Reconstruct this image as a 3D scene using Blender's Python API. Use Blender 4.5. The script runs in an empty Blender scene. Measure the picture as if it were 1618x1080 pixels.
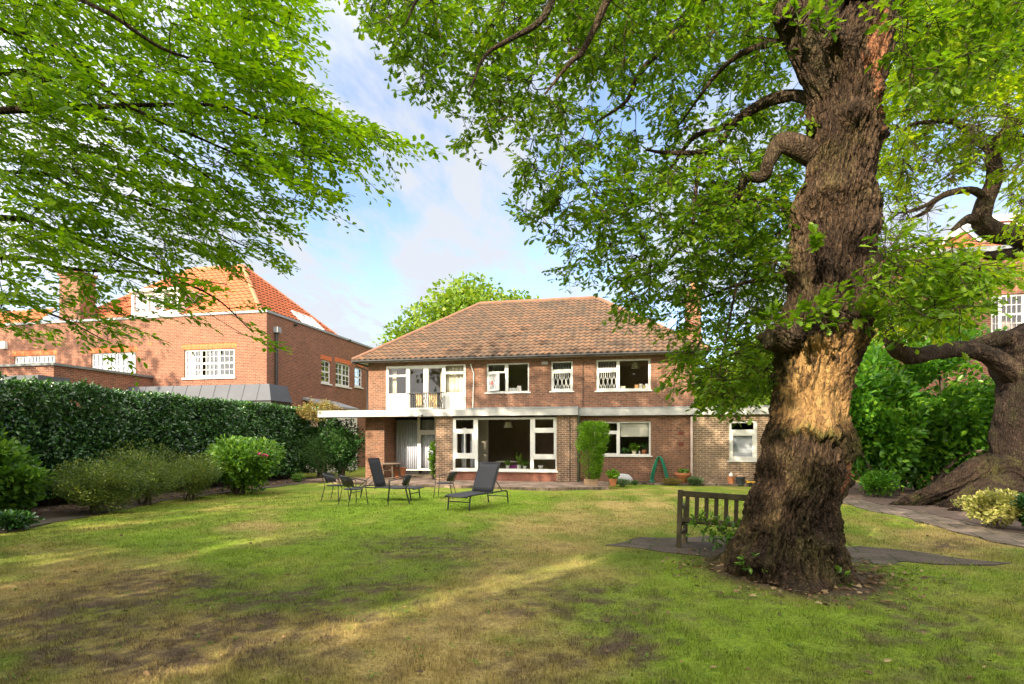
import bpy, bmesh, math, random
import numpy as np
from mathutils import Vector, Matrix

random.seed(7)
rng = np.random.default_rng(11)
scene = bpy.context.scene
COL = scene.collection
R = math.radians

# ------------------------------------------------------------------ camera
YAW = R(11.8)                       # the camera looks 11.8 degrees left of the house's depth axis
CA, SA = math.cos(YAW), math.sin(YAW)
CAM_H, FOC, CX, HZ = 1.7, 900.0, 809.0, 695.0
cam_d = bpy.data.cameras.new("camera")
cam_d.sensor_width = 36.0
cam_d.lens = 36.0 * FOC / 1618.0
cam_d.shift_y = (HZ - 540.0) / 1618.0
cam_d.clip_start = 0.05
cam_d.clip_end = 3000.0
cam = bpy.data.objects.new("camera", cam_d)
cam.location = (0, 0, CAM_H)
cam.rotation_euler = (R(90), 0, YAW)
COL.objects.link(cam)
scene.camera = cam

# ------------------------------------------------------------------ light
SUN_EL = R(27.0)
SUN_DIR = np.array([-0.39, -0.92, 0.0]); SUN_DIR /= np.linalg.norm(SUN_DIR)
SUN_DIR = np.array([SUN_DIR[0]*math.cos(SUN_EL), SUN_DIR[1]*math.cos(SUN_EL), math.sin(SUN_EL)])   # towards the sun
scene.view_settings.view_transform = 'Standard'
scene.view_settings.look = 'None'
scene.view_settings.gamma = 1.0
scene.view_settings.exposure = 1.68
sun_d = bpy.data.lights.new("sun", 'SUN')
sun_d.energy = 3.3
sun_d.angle = R(0.5)
sun_d.color = (1.0, 0.86, 0.64)
sun = bpy.data.objects.new("sun", sun_d)
sun.rotation_euler = Vector(SUN_DIR).to_track_quat('Z', 'Y').to_euler()
sun.location = (-20, -40, 40)
COL.objects.link(sun)

world = bpy.data.worlds.new("World")
scene.world = world
world.use_nodes = True
wn, wl = world.node_tree.nodes, world.node_tree.links
wn.clear()
w_out = wn.new('ShaderNodeOutputWorld')
w_bg = wn.new('ShaderNodeBackground'); w_bg.inputs['Strength'].default_value = 0.15
sky = wn.new('ShaderNodeTexSky'); sky.sky_type = 'NISHITA'; sky.sun_disc = False
sky.sun_elevation = SUN_EL
sky.sun_rotation = math.atan2(SUN_DIR[0], SUN_DIR[1])
sky.air_density = 1.0; sky.dust_density = 0.6; sky.ozone_density = 1.5
tc = wn.new('ShaderNodeTexCoord')
sep = wn.new('ShaderNodeSeparateXYZ'); wl.new(tc.outputs['Generated'], sep.inputs[0])
mx = wn.new('ShaderNodeMath'); mx.operation = 'MAXIMUM'; mx.inputs[1].default_value = 0.03
wl.new(sep.outputs['Z'], mx.inputs[0])
ad = wn.new('ShaderNodeMath'); ad.operation = 'ADD'; ad.inputs[1].default_value = 0.12
wl.new(mx.outputs[0], ad.inputs[0])
dv = wn.new('ShaderNodeVectorMath'); dv.operation = 'DIVIDE'
cmb = wn.new('ShaderNodeCombineXYZ')
for k in range(3): wl.new(ad.outputs[0], cmb.inputs[k])
wl.new(tc.outputs['Generated'], dv.inputs[0]); wl.new(cmb.outputs[0], dv.inputs[1])
mp = wn.new('ShaderNodeMapping'); mp.inputs['Rotation'].default_value = (0, 0, R(38)); mp.inputs['Scale'].default_value = (1.9, 0.8, 1.0)
mp.inputs['Location'].default_value = (0.35, 1.9, 0)
wl.new(dv.outputs[0], mp.inputs[0])
n1 = wn.new('ShaderNodeTexNoise'); n1.inputs['Scale'].default_value = 1.1; n1.inputs['Detail'].default_value = 8; n1.inputs['Roughness'].default_value = 0.62
n1.inputs['Distortion'].default_value = 0.35
wl.new(mp.outputs[0], n1.inputs[0])
n2 = wn.new('ShaderNodeTexNoise'); n2.inputs['Scale'].default_value = 5.5; n2.inputs['Detail'].default_value = 5; n2.inputs['Roughness'].default_value = 0.6
wl.new(mp.outputs[0], n2.inputs[0])
nm = wn.new('ShaderNodeMath'); nm.operation = 'MULTIPLY_ADD'; nm.inputs[1].default_value = 0.35
wl.new(n2.outputs[0], nm.inputs[0]); wl.new(n1.outputs[0], nm.inputs[2])
cr = wn.new('ShaderNodeValToRGB'); cr.color_ramp.elements[0].position = 0.585; cr.color_ramp.elements[1].position = 0.76
cr.color_ramp.elements[0].color = (0.06, 0.06, 0.06, 1); cr.color_ramp.elements[1].color = (0.95, 0.95, 0.95, 1)
wl.new(nm.outputs[0], cr.inputs[0])
wm = wn.new('ShaderNodeMixRGB'); wm.inputs[2].default_value = (1.72, 1.8, 1.93, 1)
wl.new(cr.outputs[0], wm.inputs[0]); dk = wn.new('ShaderNodeMixRGB'); dk.blend_type = 'MULTIPLY'; dk.inputs[0].default_value = 1.0; dk.inputs[2].default_value = (.68, .67, .72, 1); wl.new(sky.outputs[0], dk.inputs[1]); wl.new(dk.outputs[0], wm.inputs[1])
# extra brightness added to the sky round the sun, unseen fill for the shade
dt = wn.new('ShaderNodeVectorMath'); dt.operation = 'DOT_PRODUCT'; dt.inputs[1].default_value = tuple(SUN_DIR); wl.new(tc.outputs['Generated'], dt.inputs[0])
mr = wn.new('ShaderNodeMapRange'); mr.interpolation_type = 'SMOOTHSTEP'; mr.inputs[1].default_value = -0.35; mr.inputs[2].default_value = 0.75; mr.inputs[3].default_value = 0.0; mr.inputs[4].default_value = 1.0
wl.new(dt.outputs['Value'], mr.inputs[0])
hz = wn.new('ShaderNodeMixRGB'); hz.inputs[2].default_value = (9.6, 9.0, 8.3, 1)
wl.new(mr.outputs[0], hz.inputs[0]); wl.new(wm.outputs[0], hz.inputs[1])
wl.new(hz.outputs[0], w_bg.inputs['Color']); wl.new(w_bg.outputs[0], w_out.inputs['Surface'])

# ------------------------------------------------------------------ photo pixel -> world point on a known plane
def ray(px):
    u = (px - CX) / FOC
    return u*CA - SA, u*SA + CA
def on_y(px, py, Y):
    rx, ry = ray(px); t = Y/ry
    return np.array([rx*t, Y, CAM_H - (py-HZ)/FOC*t])
def on_x(px, py, X):
    rx, ry = ray(px); t = X/rx
    return np.array([X, ry*t, CAM_H - (py-HZ)/FOC*t])
def at(px, py, d):
    rx, ry = ray(px)
    return np.array([rx*d, ry*d, CAM_H - (py-HZ)/FOC*d])
def gnd(px, py, z=0.0):
    d = (CAM_H-z)*FOC/(py-HZ)
    p = at(px, py, d); p[2] = z
    return p
def rd(r, d, z=0.0):                # right / forward of the camera -> world
    return np.array([r*CA - d*SA, r*SA + d*CA, z])
def to_px(P):
    P = np.asarray(P, float)
    d = -P[..., 0]*SA + P[..., 1]*CA
    r = P[..., 0]*CA + P[..., 1]*SA
    d = np.where(np.abs(d) < 1e-6, 1e-6, d)
    return CX + FOC*r/d, HZ + FOC*(CAM_H-P[..., 2])/d, d

# ------------------------------------------------------------------ numpy noise
def _h(i, j, k, s):
    n = (i*73856093) ^ (j*19349663) ^ (k*83492791) ^ (s*2654435761)
    n = (n ^ (n >> 13)) * 1274126177 & 0x7fffffff
    n = (n ^ (n >> 16)) * 668265263 & 0x7fffffff
    return (n & 0xffff)/65535.0
def vnoise(P, s=0):
    P = np.asarray(P, float)
    f = np.floor(P).astype(np.int64); t = P - f; t = t*t*(3-2*t)
    out = 0
    for a in (0, 1):
        for b in (0, 1):
            for c in (0, 1):
                w = (t[..., 0] if a else 1-t[..., 0])*(t[..., 1] if b else 1-t[..., 1])*(t[..., 2] if c else 1-t[..., 2])
                out = out + w*_h(f[..., 0]+a, f[..., 1]+b, f[..., 2]+c, s)
    return out
def fbm(P, s=0, o=4):
    P = np.asarray(P, float); v = 0; a = 0.5; tot = 0
    for k in range(o):
        v = v + a*vnoise(P*(2.03**k) + 17.3*k, s+k); tot += a; a *= 0.5
    return v/tot
def p3(x, y, z=0.0):
    return np.stack([x, y, np.zeros_like(x)+z], -1)
def in_poly(x, y, poly):
    poly = np.asarray(poly, float); n = len(poly); r = np.zeros(len(x), bool); j = n-1
    for i in range(n):
        xi, yi = poly[i]; xj, yj = poly[j]
        c = ((yi > y) != (yj > y)) & (x < (xj-xi)*(y-yi)/((yj-yi) if yj != yi else 1e-9) + xi)
        r ^= c; j = i
    return r
def unit(v):
    v = np.asarray(v, float)
    return v/np.maximum(np.linalg.norm(v, axis=-1, keepdims=True), 1e-9)

# ------------------------------------------------------------------ objects
def tag(o, label=None, cat=None, group=None, kind=None):
    if label: o['label'] = label
    if cat: o['category'] = cat
    if group: o['group'] = group
    if kind: o['kind'] = kind
    return o
def empty(name, label, cat, loc=(0, 0, 0), rz=0.0, group=None):
    o = bpy.data.objects.new(name, None)
    o.empty_display_size = 0.1
    o.location = tuple(float(c) for c in loc); o.rotation_euler = (0, 0, rz)
    COL.objects.link(o)
    return tag(o, label, cat, group)
def link(name, me, mat, parent=None, world=True):
    o = bpy.data.objects.new(name, me)
    for m in (mat if isinstance(mat, (list, tuple)) else [mat]): me.materials.append(m)
    COL.objects.link(o)
    if parent is not None:
        o.parent = parent
        if world:                   # verts are in world coordinates: undo the ancestors' offset
            off = Vector((0, 0, 0)); p = parent
            while p is not None: off += p.location; p = p.parent
            o.location = -off
    return o
def np_mesh(name, V, faces_flat, sizes, smooth=False):
    me = bpy.data.meshes.new(name)
    V = np.ascontiguousarray(V, np.float32); ff = np.ascontiguousarray(faces_flat, np.int32); sz = np.asarray(sizes, np.int32)
    me.vertices.add(len(V)); me.vertices.foreach_set('co', V.ravel())
    me.loops.add(len(ff)); me.loops.foreach_set('vertex_index', ff)
    st = np.zeros(len(sz), np.int32); st[1:] = np.cumsum(sz)[:-1]
    me.polygons.add(len(sz)); me.polygons.foreach_set('loop_start', st); me.polygons.foreach_set('loop_total', sz)
    if smooth: me.polygons.foreach_set('use_smooth', np.ones(len(sz), bool))
    me.update(calc_edges=True)
    return me
def set_col(me, name, C):
    a = me.color_attributes.new(name, 'FLOAT_COLOR', 'POINT')
    C = np.asarray(C, np.float32)
    if C.shape[1] == 3: C = np.concatenate([C, np.ones((len(C), 1), np.float32)], 1)
    a.data.foreach_set('color', np.ascontiguousarray(C).ravel())

class MB:
    def __init__(s): s.v = []; s.f = []; s.m = []; s.uv = None
    def add(s, vs, fs, m=0):
        b = len(s.v); s.v += [tuple(map(float, p)) for p in vs]
        for f in fs: s.f.append(tuple(b+i for i in f)); s.m.append(m)
    def quad(s, a, b, c, d, m=0): s.add([a, b, c, d], [(0, 1, 2, 3)], m)
    def box(s, x0, x1, y0, y1, z0, z1, m=0):
        s.add([(x0, y0, z0), (x1, y0, z0), (x1, y1, z0), (x0, y1, z0), (x0, y0, z1), (x1, y0, z1), (x1, y1, z1), (x0, y1, z1)],
              [(0, 3, 2, 1), (4, 5, 6, 7), (0, 1, 5, 4), (1, 2, 6, 5), (2, 3, 7, 6), (3, 0, 4, 7)], m)
    def beam(s, p0, p1, w, h, up=(0, 0, 1), m=0):
        p0, p1 = Vector(p0), Vector(p1); d = (p1-p0).normalized(); u = Vector(up)
        sd = d.cross(u)
        if sd.length < 1e-4: sd = d.cross(Vector((1, 0, 0)))
        sd.normalize(); u = sd.cross(d).normalized()
        vs = [p + sd*a*w/2 + u*b*h/2 for p in (p0, p1) for a, b in ((-1, -1), (1, -1), (1, 1), (-1, 1))]
        s.add(vs, [(3, 2, 1, 0), (4, 5, 6, 7), (0, 1, 5, 4), (1, 2, 6, 5), (2, 3, 7, 6), (3, 0, 4, 7)], m)
    def tube(s, pts, rad, seg=8, cap=True, m=0):
        pts = [np.asarray(p, float) for p in pts]; n = len(pts)
        if not hasattr(rad, '__len__'): rad = [rad]*n
        t0 = unit(pts[1]-pts[0]); a = np.array([0, 0, 1.0]) if abs(t0[2]) < .9 else np.array([1.0, 0, 0])
        nrm = unit(np.cross(t0, a)); vs = []
        for i in range(n):
            t = unit(pts[min(i+1, n-1)]-pts[max(i-1, 0)])
            nrm = unit(nrm - t*np.dot(nrm, t)); bn = np.cross(t, nrm)
            for k in range(seg):
                an = 2*math.pi*k/seg
                vs.append(pts[i] + (nrm*math.cos(an)+bn*math.sin(an))*rad[i])
        fs = []
        for i in range(n-1):
            for k in range(seg):
                k2 = (k+1) % seg
                fs.append((i*seg+k, i*seg+k2, (i+1)*seg+k2, (i+1)*seg+k))
        if cap: fs += [tuple(range(seg))[::-1], tuple((n-1)*seg+k for k in range(seg))]
        s.add(vs, fs, m)
    def lathe(s, prof, c=(0, 0, 0), seg=24, m=0):
        vs = []; n = len(prof)
        for r, z in prof:
            for k in range(seg):
                an = 2*math.pi*k/seg; vs.append((c[0]+r*math.cos(an), c[1]+r*math.sin(an), c[2]+z))
        fs = [(i*seg+k, i*seg+(k+1) % seg, (i+1)*seg+(k+1) % seg, (i+1)*seg+k) for i in range(n-1) for k in range(seg)]
        fs += [tuple(range(seg))[::-1], tuple((n-1)*seg+k for k in range(seg))]
        s.add(vs, fs, m)
    def panel(s, x0, x1, z0, z1, holes, ya, yb, tf=None, m=0):
        """Slab from depth ya (front, seen from -y) to yb with rectangular holes and their reveals."""
        tf = tf or (lambda x, y, z: (x, y, z))
        q = lambda v: round(v, 4)
        xs = sorted({q(x0), q(x1)} | {q(v) for h in holes for v in h[:2] if x0 < v < x1})
        zs = sorted({q(z0), q(z1)} | {q(v) for h in holes for v in h[2:] if z0 < v < z1})
        nx, nz = len(xs)-1, len(zs)-1
        full = [[not any(h[0]-1e-4 < (xs[i]+xs[i+1])/2 < h[1]+1e-4 and h[2]-1e-4 < (zs[k]+zs[k+1])/2 < h[3]+1e-4 for h in holes) for k in range(nz)] for i in range(nx)]
        F = lambda i, k: 0 <= i < nx and 0 <= k < nz and full[i][k]
        for i in range(nx):
            for k in range(nz):
                if not full[i][k]: continue
                a, b, c, d = xs[i], xs[i+1], zs[k], zs[k+1]
                s.quad(tf(a, ya, c), tf(b, ya, c), tf(b, ya, d), tf(a, ya, d), m)
                s.quad(tf(b, yb, c), tf(a, yb, c), tf(a, yb, d), tf(b, yb, d), m)
                if not F(i-1, k): s.quad(tf(a, yb, c), tf(a, ya, c), tf(a, ya, d), tf(a, yb, d), m)
                if not F(i+1, k): s.quad(tf(b, ya, c), tf(b, yb, c), tf(b, yb, d), tf(b, ya, d), m)
                if not F(i, k-1): s.quad(tf(a, yb, c), tf(b, yb, c), tf(b, ya, c), tf(a, ya, c), m)
                if not F(i, k+1): s.quad(tf(a, ya, d), tf(b, ya, d), tf(b, yb, d), tf(a, yb, d), m)
    def build(s, name, mat, parent=None, world=True, smooth=False, bevel=0.0):
        me = bpy.data.meshes.new(name)
        me.from_pydata(s.v, [], s.f); 
        if any(s.m): me.polygons.foreach_set('material_index', s.m)
        if smooth: me.polygons.foreach_set('use_smooth', [True]*len(s.f))
        me.update()
        o = link(name, me, mat, parent, world)
        if smooth and hasattr(me, 'set_sharp_from_angle'): me.set_sharp_from_angle(angle=R(45))
        if bevel:
            b = o.modifiers.new('bevel', 'BEVEL'); b.width = bevel; b.segments = 2; b.limit_method = 'ANGLE'
        return o

def smooth_path(pts, n=4):
    P = [np.asarray(p, float) for p in pts]
    if len(P) < 3: 
        return [P[0]+(P[-1]-P[0])*k/n for k in range(n+1)] if len(P) == 2 else P
    Q = [2*P[0]-P[1]] + P + [2*P[-1]-P[-2]]; out = []
    for i in range(1, len(Q)-2):
        for k in range(n):
            t = k/n
            out.append(0.5*((2*Q[i]) + (-Q[i-1]+Q[i+1])*t + (2*Q[i-1]-5*Q[i]+4*Q[i+1]-Q[i+2])*t*t + (-Q[i-1]+3*Q[i]-3*Q[i+1]+Q[i+2])*t**3))
    out.append(P[-1]); return out

# ------------------------------------------------------------------ materials
def new_mat(name):
    m = bpy.data.materials.new(name); m.use_nodes = True
    nt = m.node_tree; b = nt.nodes['Principled BSDF']
    return m, nt.nodes, nt.links, b
def set_in(b, **k):
    for n, v in k.items():
        n = n.replace('_', ' ')
        if n in b.inputs: b.inputs[n].default_value = v
def C4(c): return (c[0], c[1], c[2], 1.0)
def noise(N, L, vec, scale, detail=4, rough=.6, dist=0.0):
    n = N.new('ShaderNodeTexNoise'); n.inputs['Scale'].default_value = scale; n.inputs['Detail'].default_value = detail
    n.inputs['Roughness'].default_value = rough; n.inputs['Distortion'].default_value = dist
    if vec is not None: L.new(vec, n.inputs['Vector'])
    return n
def ramp(N, L, fac, stops):
    r = N.new('ShaderNodeValToRGB'); e = r.color_ramp.elements
    while len(e) < len(stops): e.new(0.5)
    for k, (p, c) in enumerate(stops):
        e[k].position = p; e[k].color = C4(c) if hasattr(c, '__len__') else (c, c, c, 1)
    L.new(fac, r.inputs[0]); return r
def mixc(N, L, fac, a, b, mode='MIX'):
    m = N.new('ShaderNodeMixRGB'); m.blend_type = mode
    for k, v in ((0, fac), (1, a), (2, b)):
        if hasattr(v, 'links') or hasattr(v, 'is_linked'): L.new(v, m.inputs[k])
        elif k == 0: m.inputs[0].default_value = v
        else: m.inputs[k].default_value = C4(v)
    return m.outputs[0]
def bump(N, L, b, h, strength=.3, dist=.02):
    n = N.new('ShaderNodeBump'); n.inputs['Strength'].default_value = strength; n.inputs['Distance'].default_value = dist
    L.new(h, n.inputs['Height']); L.new(n.outputs[0], b.inputs['Normal'])
def simple(name, c, rough=.6, var=.25, scale=6.0, metal=0.0, bmp=0.0, spec=0.5):
    m, N, L, b = new_mat(name)
    t = N.new('ShaderNodeTexCoord'); n = noise(N, L, t.outputs['Object'], scale, 6, .65)
    r = ramp(N, L, n.outputs[0], [(.25, [x*(1-var) for x in c]), (.75, [min(1, x*(1+var)) for x in c])])
    L.new(r.outputs[0], b.inputs['Base Color']); set_in(b, Roughness=rough, Metallic=metal, Specular_IOR_Level=spec)
    if bmp: bump(N, L, b, n.outputs[0], bmp, .02)
    return m
def wall_uv(N, L):
    """(along the wall, height) whatever way the wall faces."""
    t = N.new('ShaderNodeTexCoord'); g = N.new('ShaderNodeNewGeometry')
    sp = N.new('ShaderNodeSeparateXYZ'); L.new(t.outputs['Object'], sp.inputs[0])
    sn = N.new('ShaderNodeSeparateXYZ'); L.new(g.outputs['True Normal'], sn.inputs[0])
    ab = N.new('ShaderNodeMath'); ab.operation = 'ABSOLUTE'; L.new(sn.outputs['X'], ab.inputs[0])
    gt = N.new('ShaderNodeMath'); gt.operation = 'GREATER_THAN'; gt.inputs[1].default_value = .7; L.new(ab.outputs[0], gt.inputs[0])
    mx = N.new('ShaderNodeMix'); mx.data_type = 'FLOAT'
    L.new(gt.outputs[0], mx.inputs[0]); L.new(sp.outputs['X'], mx.inputs[2]); L.new(sp.outputs['Y'], mx.inputs[3])
    c = N.new('ShaderNodeCombineXYZ'); L.new(mx.outputs[0], c.inputs[0]); L.new(sp.outputs['Z'], c.inputs[1])
    return c.outputs[0], t.outputs['Object']
def brick(name, c1, c2, mortar, stain=(.12, .1, .08), stain_amt=.45, msize=.011, stack=False):
    m, N, L, b = new_mat(name)
    uv, ob = wall_uv(N, L)
    bt = N.new('ShaderNodeTexBrick'); L.new(uv, bt.inputs['Vector'])
    bt.inputs['Scale'].default_value = 1.0
    bt.inputs['Brick Width'].default_value = .075 if stack else .225
    bt.inputs['Row Height'].default_value = .3 if stack else .075
    bt.inputs['Mortar Size'].default_value = msize; bt.inputs['Mortar Smooth'].default_value = .2; bt.inputs['Bias'].default_value = -.1
    bt.offset = 0.0 if stack else .5
    bt.inputs['Color1'].default_value = C4(c1); bt.inputs['Color2'].default_value = C4(c2); bt.inputs['Mortar'].default_value = C4(mortar)
    n = noise(N, L, ob, .9, 6, .65)
    r = ramp(N, L, n.outputs[0], [(.35, 0.0), (.75, stain_amt)])
    c = mixc(N, L, r.outputs[0], bt.outputs['Color'], stain)
    n2 = noise(N, L, uv, 9.0, 3, .6)
    r2 = ramp(N, L, n2.outputs[0], [(.3, (.75, .75, .75)), (.7, (1.2, 1.18, 1.15))])
    c = mixc(N, L, 1.0, c, r2.outputs[0], 'MULTIPLY')
    L.new(c, b.inputs['Base Color']); set_in(b, Roughness=.9, Specular_IOR_Level=.2)
    iv = N.new('ShaderNodeMath'); iv.operation = 'SUBTRACT'; iv.inputs[0].default_value = 1.0; L.new(bt.outputs['Fac'], iv.inputs[1])
    bump(N, L, b, iv.outputs[0], .5, .008)
    return m
def glass_mat(name, tint=(1, 1, 1), refl=1.0):
    m, N, L, b = new_mat(name); N.remove(b); out = N['Material Output']
    tr = N.new('ShaderNodeBsdfTransparent'); tr.inputs[0].default_value = C4(tint)
    gl = N.new('ShaderNodeBsdfGlossy'); gl.inputs['Roughness'].default_value = .015; gl.inputs['Color'].default_value = (.95, .97, 1, 1)
    fr = N.new('ShaderNodeFresnel'); fr.inputs[0].default_value = 1.5
    mu = N.new('ShaderNodeMath'); mu.operation = 'MULTIPLY_ADD'; mu.inputs[1].default_value = .6; mu.inputs[2].default_value = .0*refl; L.new(fr.outputs[0], mu.inputs[0])
    mu.use_clamp = True
    mi = N.new('ShaderNodeMixShader'); L.new(mu.outputs[0], mi.inputs[0]); L.new(tr.outputs[0], mi.inputs[1]); L.new(gl.outputs[0], mi.inputs[2])
    L.new(mi.outputs[0], out.inputs[0]); return m
def leaf_mat(name, cols, trans=.45, rough=.45, tr_gain=(1.25, 1.3, .6), clump=.35, spec=.4):
    """Leaf: each leaf its own tint, big soft clumps of tint over the plant, light comes through it."""
    m, N, L, b = new_mat(name); out = N['Material Output']
    g = N.new('ShaderNodeNewGeometry'); t = N.new('ShaderNodeTexCoord')
    n = noise(N, L, t.outputs['Object'], 1.3, 3, .6)
    a = N.new('ShaderNodeMath'); a.operation = 'MULTIPLY_ADD'; a.inputs[1].default_value = 1-clump
    L.new(g.outputs['Random Per Island'], a.inputs[0])
    s2 = N.new('ShaderNodeMath'); s2.operation = 'MULTIPLY_ADD'; s2.inputs[1].default_value = clump*2.2; s2.inputs[2].default_value = -clump*.6
    L.new(n.outputs[0], s2.inputs[0]); L.new(s2.outputs[0], a.inputs[2])
    k = len(cols)
    r = ramp(N, L, a.outputs[0], [(0.06+.88*i/(k-1), c) for i, c in enumerate(cols)])
    L.new(r.outputs[0], b.inputs['Base Color']); set_in(b, Roughness=rough, Specular_IOR_Level=spec)
    tl = N.new('ShaderNodeBsdfTranslucent'); c2 = mixc(N, L, 1.0, r.outputs[0], tr_gain, 'MULTIPLY'); L.new(c2, tl.inputs[0])
    mi = N.new('ShaderNodeMixShader'); mi.inputs[0].default_value = trans
    L.new(b.outputs[0], mi.inputs[1]); L.new(tl.outputs[0], mi.inputs[2]); L.new(mi.outputs[0], out.inputs[0])
    return m
def vcol_mat(name, attr='col', rough=.9, jitter=.3, fine=40.0, bmp=.6):
    m, N, L, b = new_mat(name)
    a = N.new('ShaderNodeVertexColor'); a.layer_name = attr
    t = N.new('ShaderNodeTexCoord')
    n = noise(N, L, t.outputs['Object'], fine, 6, .75)
    r = ramp(N, L, n.outputs[0], [(.3, (1-jitter,)*3), (.7, (1+jitter, 1+jitter, 1+jitter))])
    c = mixc(N, L, 1.0, a.outputs[0], r.outputs[0], 'MULTIPLY')
    L.new(c, b.inputs['Base Color']); set_in(b, Roughness=rough, Specular_IOR_Level=.15)
    if bmp: bump(N, L, b, n.outputs[0], bmp, .03)
    return m
def roof_mat(name, cols, moss, moss_amt=.4):
    """UV: u counts tiles across, v counts courses up; every tile gets its own shade."""
    m, N, L, b = new_mat(name)
    uv = N.new('ShaderNodeUVMap'); uv.uv_map = 'UVMap'
    fl = N.new('ShaderNodeVectorMath'); fl.operation = 'FLOOR'; L.new(uv.outputs[0], fl.inputs[0])
    wnz = N.new('ShaderNodeTexWhiteNoise'); wnz.noise_dimensions = '2D'; L.new(fl.outputs[0], wnz.inputs['Vector'])
    k = len(cols)
    t = N.new('ShaderNodeTexCoord')
    n = noise(N, L, t.outputs['Object'], .8, 6, .7)
    ad = N.new('ShaderNodeMath'); ad.operation = 'MULTIPLY_ADD'; ad.inputs[1].default_value = .42; L.new(wnz.outputs['Value'], ad.inputs[0])
    s2 = N.new('ShaderNodeMath'); s2.operation = 'MULTIPLY_ADD'; s2.inputs[1].default_value = 1.15; s2.inputs[2].default_value = -.27; L.new(n.outputs[0], s2.inputs[0]); L.new(s2.outputs[0], ad.inputs[2])
    r = ramp(N, L, ad.outputs[0], [(i/(k-1), c) for i, c in enumerate(cols)])
    n2 = noise(N, L, t.outputs['Object'], 2.6, 8, .75)
    r2 = ramp(N, L, n2.outputs[0], [(.5, 0.0), (.72, moss_amt)])
    c = mixc(N, L, r2.outputs[0], r.outputs[0], moss)
    L.new(c, b.inputs['Base Color']); set_in(b, Roughness=.88, Specular_IOR_Level=.25)
    return m

M = {}
M['brick'] = brick('brick_brown_red', (.27, .115, .066), (.14, .064, .04), (.26, .195, .145), (.13, .075, .055), .45)
M['brick_bay'] = brick('brick_brown_buff', (.24, .125, .075), (.12, .064, .042), (.4, .32, .235), (.18, .13, .09), .3, .013)
M['brick_ext'] = brick('brick_brown_tan', (.28, .17, .1), (.15, .09, .06), (.4, .34, .26), (.17, .12, .08), .35, .012)
M['brick_nb'] = brick('brick_orange_red', (.27, .095, .057), (.15, .056, .037), (.33, .23, .165), (.13, .065, .045), .4, .01)
M['brick_arch'] = brick('brick_soldier_orange', (.62, .15, .05), (.5, .11, .04), (.5, .28, .16), (.4, .12, .05), .1, .006, True)
M['white'] = simple('white_paint', (.68, .67, .635), .45, .08, 3.0)
M['white_wood'] = simple('white_board', (.66, .65, .62), .55, .12, 2.0)
M['fascia'] = simple('weathered_white_fascia', (.38, .375, .36), .6, .28, 1.6)
M['grey_lead'] = simple('grey_lead', (.27, .28, .3), .5, .2, 2.5)
M['felt'] = simple('roof_felt', (.16, .17, .165), .9, .3, 2.0)
M['zinc'] = simple('zinc_sheet', (.075, .08, .096), .75, .15, 1.5, 0.0)
M['dark_trim'] = simple('dark_gutter', (.035, .032, .03), .5, .3, 3)
M['green_post'] = simple('dark_green_board', (.06, .07, .03), .7, .3, 3)
M['glass'] = glass_mat('window_glass')
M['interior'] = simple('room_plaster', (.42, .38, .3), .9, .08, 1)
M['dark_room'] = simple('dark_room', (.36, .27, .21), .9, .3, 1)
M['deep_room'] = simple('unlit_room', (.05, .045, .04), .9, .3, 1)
M['curtain'] = simple('net_curtain', (.6, .62, .7), .9, .08, 3)
M['cream'] = simple('cream_cloth', (.7, .65, .52), .9, .08, 3)
M['black_metal'] = simple('black_metal', (.018, .018, .02), .45, .3, 8)
M['mesh_seat'] = simple('charcoal_mesh', (.035, .036, .042), .75, .2, 30)
M['sling'] = simple('charcoal_sling', (.024, .025, .034), .7, .15, 20)
M['wood_old'] = simple('grey_brown_wood', (.16, .115, .08), .8, .35, 9, 0, .3)
M['bench_wood'] = simple('mossy_dark_wood', (.075, .06, .03), .85, .4, 7, 0, .4)
M['terracotta'] = simple('terracotta', (.46, .17, .075), .8, .2, 5)
def slabs(name, c, joint, w=.75, h=.55):
    m, N, L, b = new_mat(name); t = N.new('ShaderNodeTexCoord'); mp = N.new('ShaderNodeMapping'); mp.inputs['Rotation'].default_value = (0, 0, R(9)); L.new(t.outputs['Object'], mp.inputs[0])
    wv = noise(N, L, t.outputs['Object'], 2.5, 3); ws = N.new('ShaderNodeVectorMath'); ws.operation = 'MULTIPLY_ADD'; ws.inputs[1].default_value = (.06, .06, 0); L.new(wv.outputs['Color'], ws.inputs[0]); L.new(mp.outputs[0], ws.inputs[2])
    bt = N.new('ShaderNodeTexBrick'); L.new(ws.outputs[0], bt.inputs['Vector']); bt.inputs['Scale'].default_value = 1; bt.inputs['Brick Width'].default_value = w; bt.inputs['Row Height'].default_value = h; bt.inputs['Mortar Size'].default_value = .018
    bt.inputs['Color1'].default_value = C4([x*.8 for x in c]); bt.inputs['Color2'].default_value = C4([x*1.25 for x in c]); bt.inputs['Mortar'].default_value = C4(joint)
    n = noise(N, L, t.outputs['Object'], 1.4, 8, .7); r = ramp(N, L, n.outputs[0], [(.42, 0.0), (.66, .8)]); cc = mixc(N, L, r.outputs[0], bt.outputs[0], (.05, .046, .028))
    n2 = noise(N, L, t.outputs['Object'], 22, 5, .7); r2 = ramp(N, L, n2.outputs[0], [(.3, (.6, .6, .6)), (.7, (1.35, 1.35, 1.35))]); cc = mixc(N, L, 1.0, cc, r2.outputs[0], 'MULTIPLY')
    L.new(cc, b.inputs['Base Color']); set_in(b, Roughness=.92, Specular_IOR_Level=.2); bump(N, L, b, n2.outputs[0], .5, .02); return m
M['paving'] = slabs('stone_paving', (.19, .145, .115), (.05, .055, .025))
M['patio'] = slabs('pink_brown_patio', (.28, .2, .155), (.16, .12, .09), .45, .45)
M['pad'] = slabs('worn_grey_paving', (.115, .09, .075), (.045, .055, .02))
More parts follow.
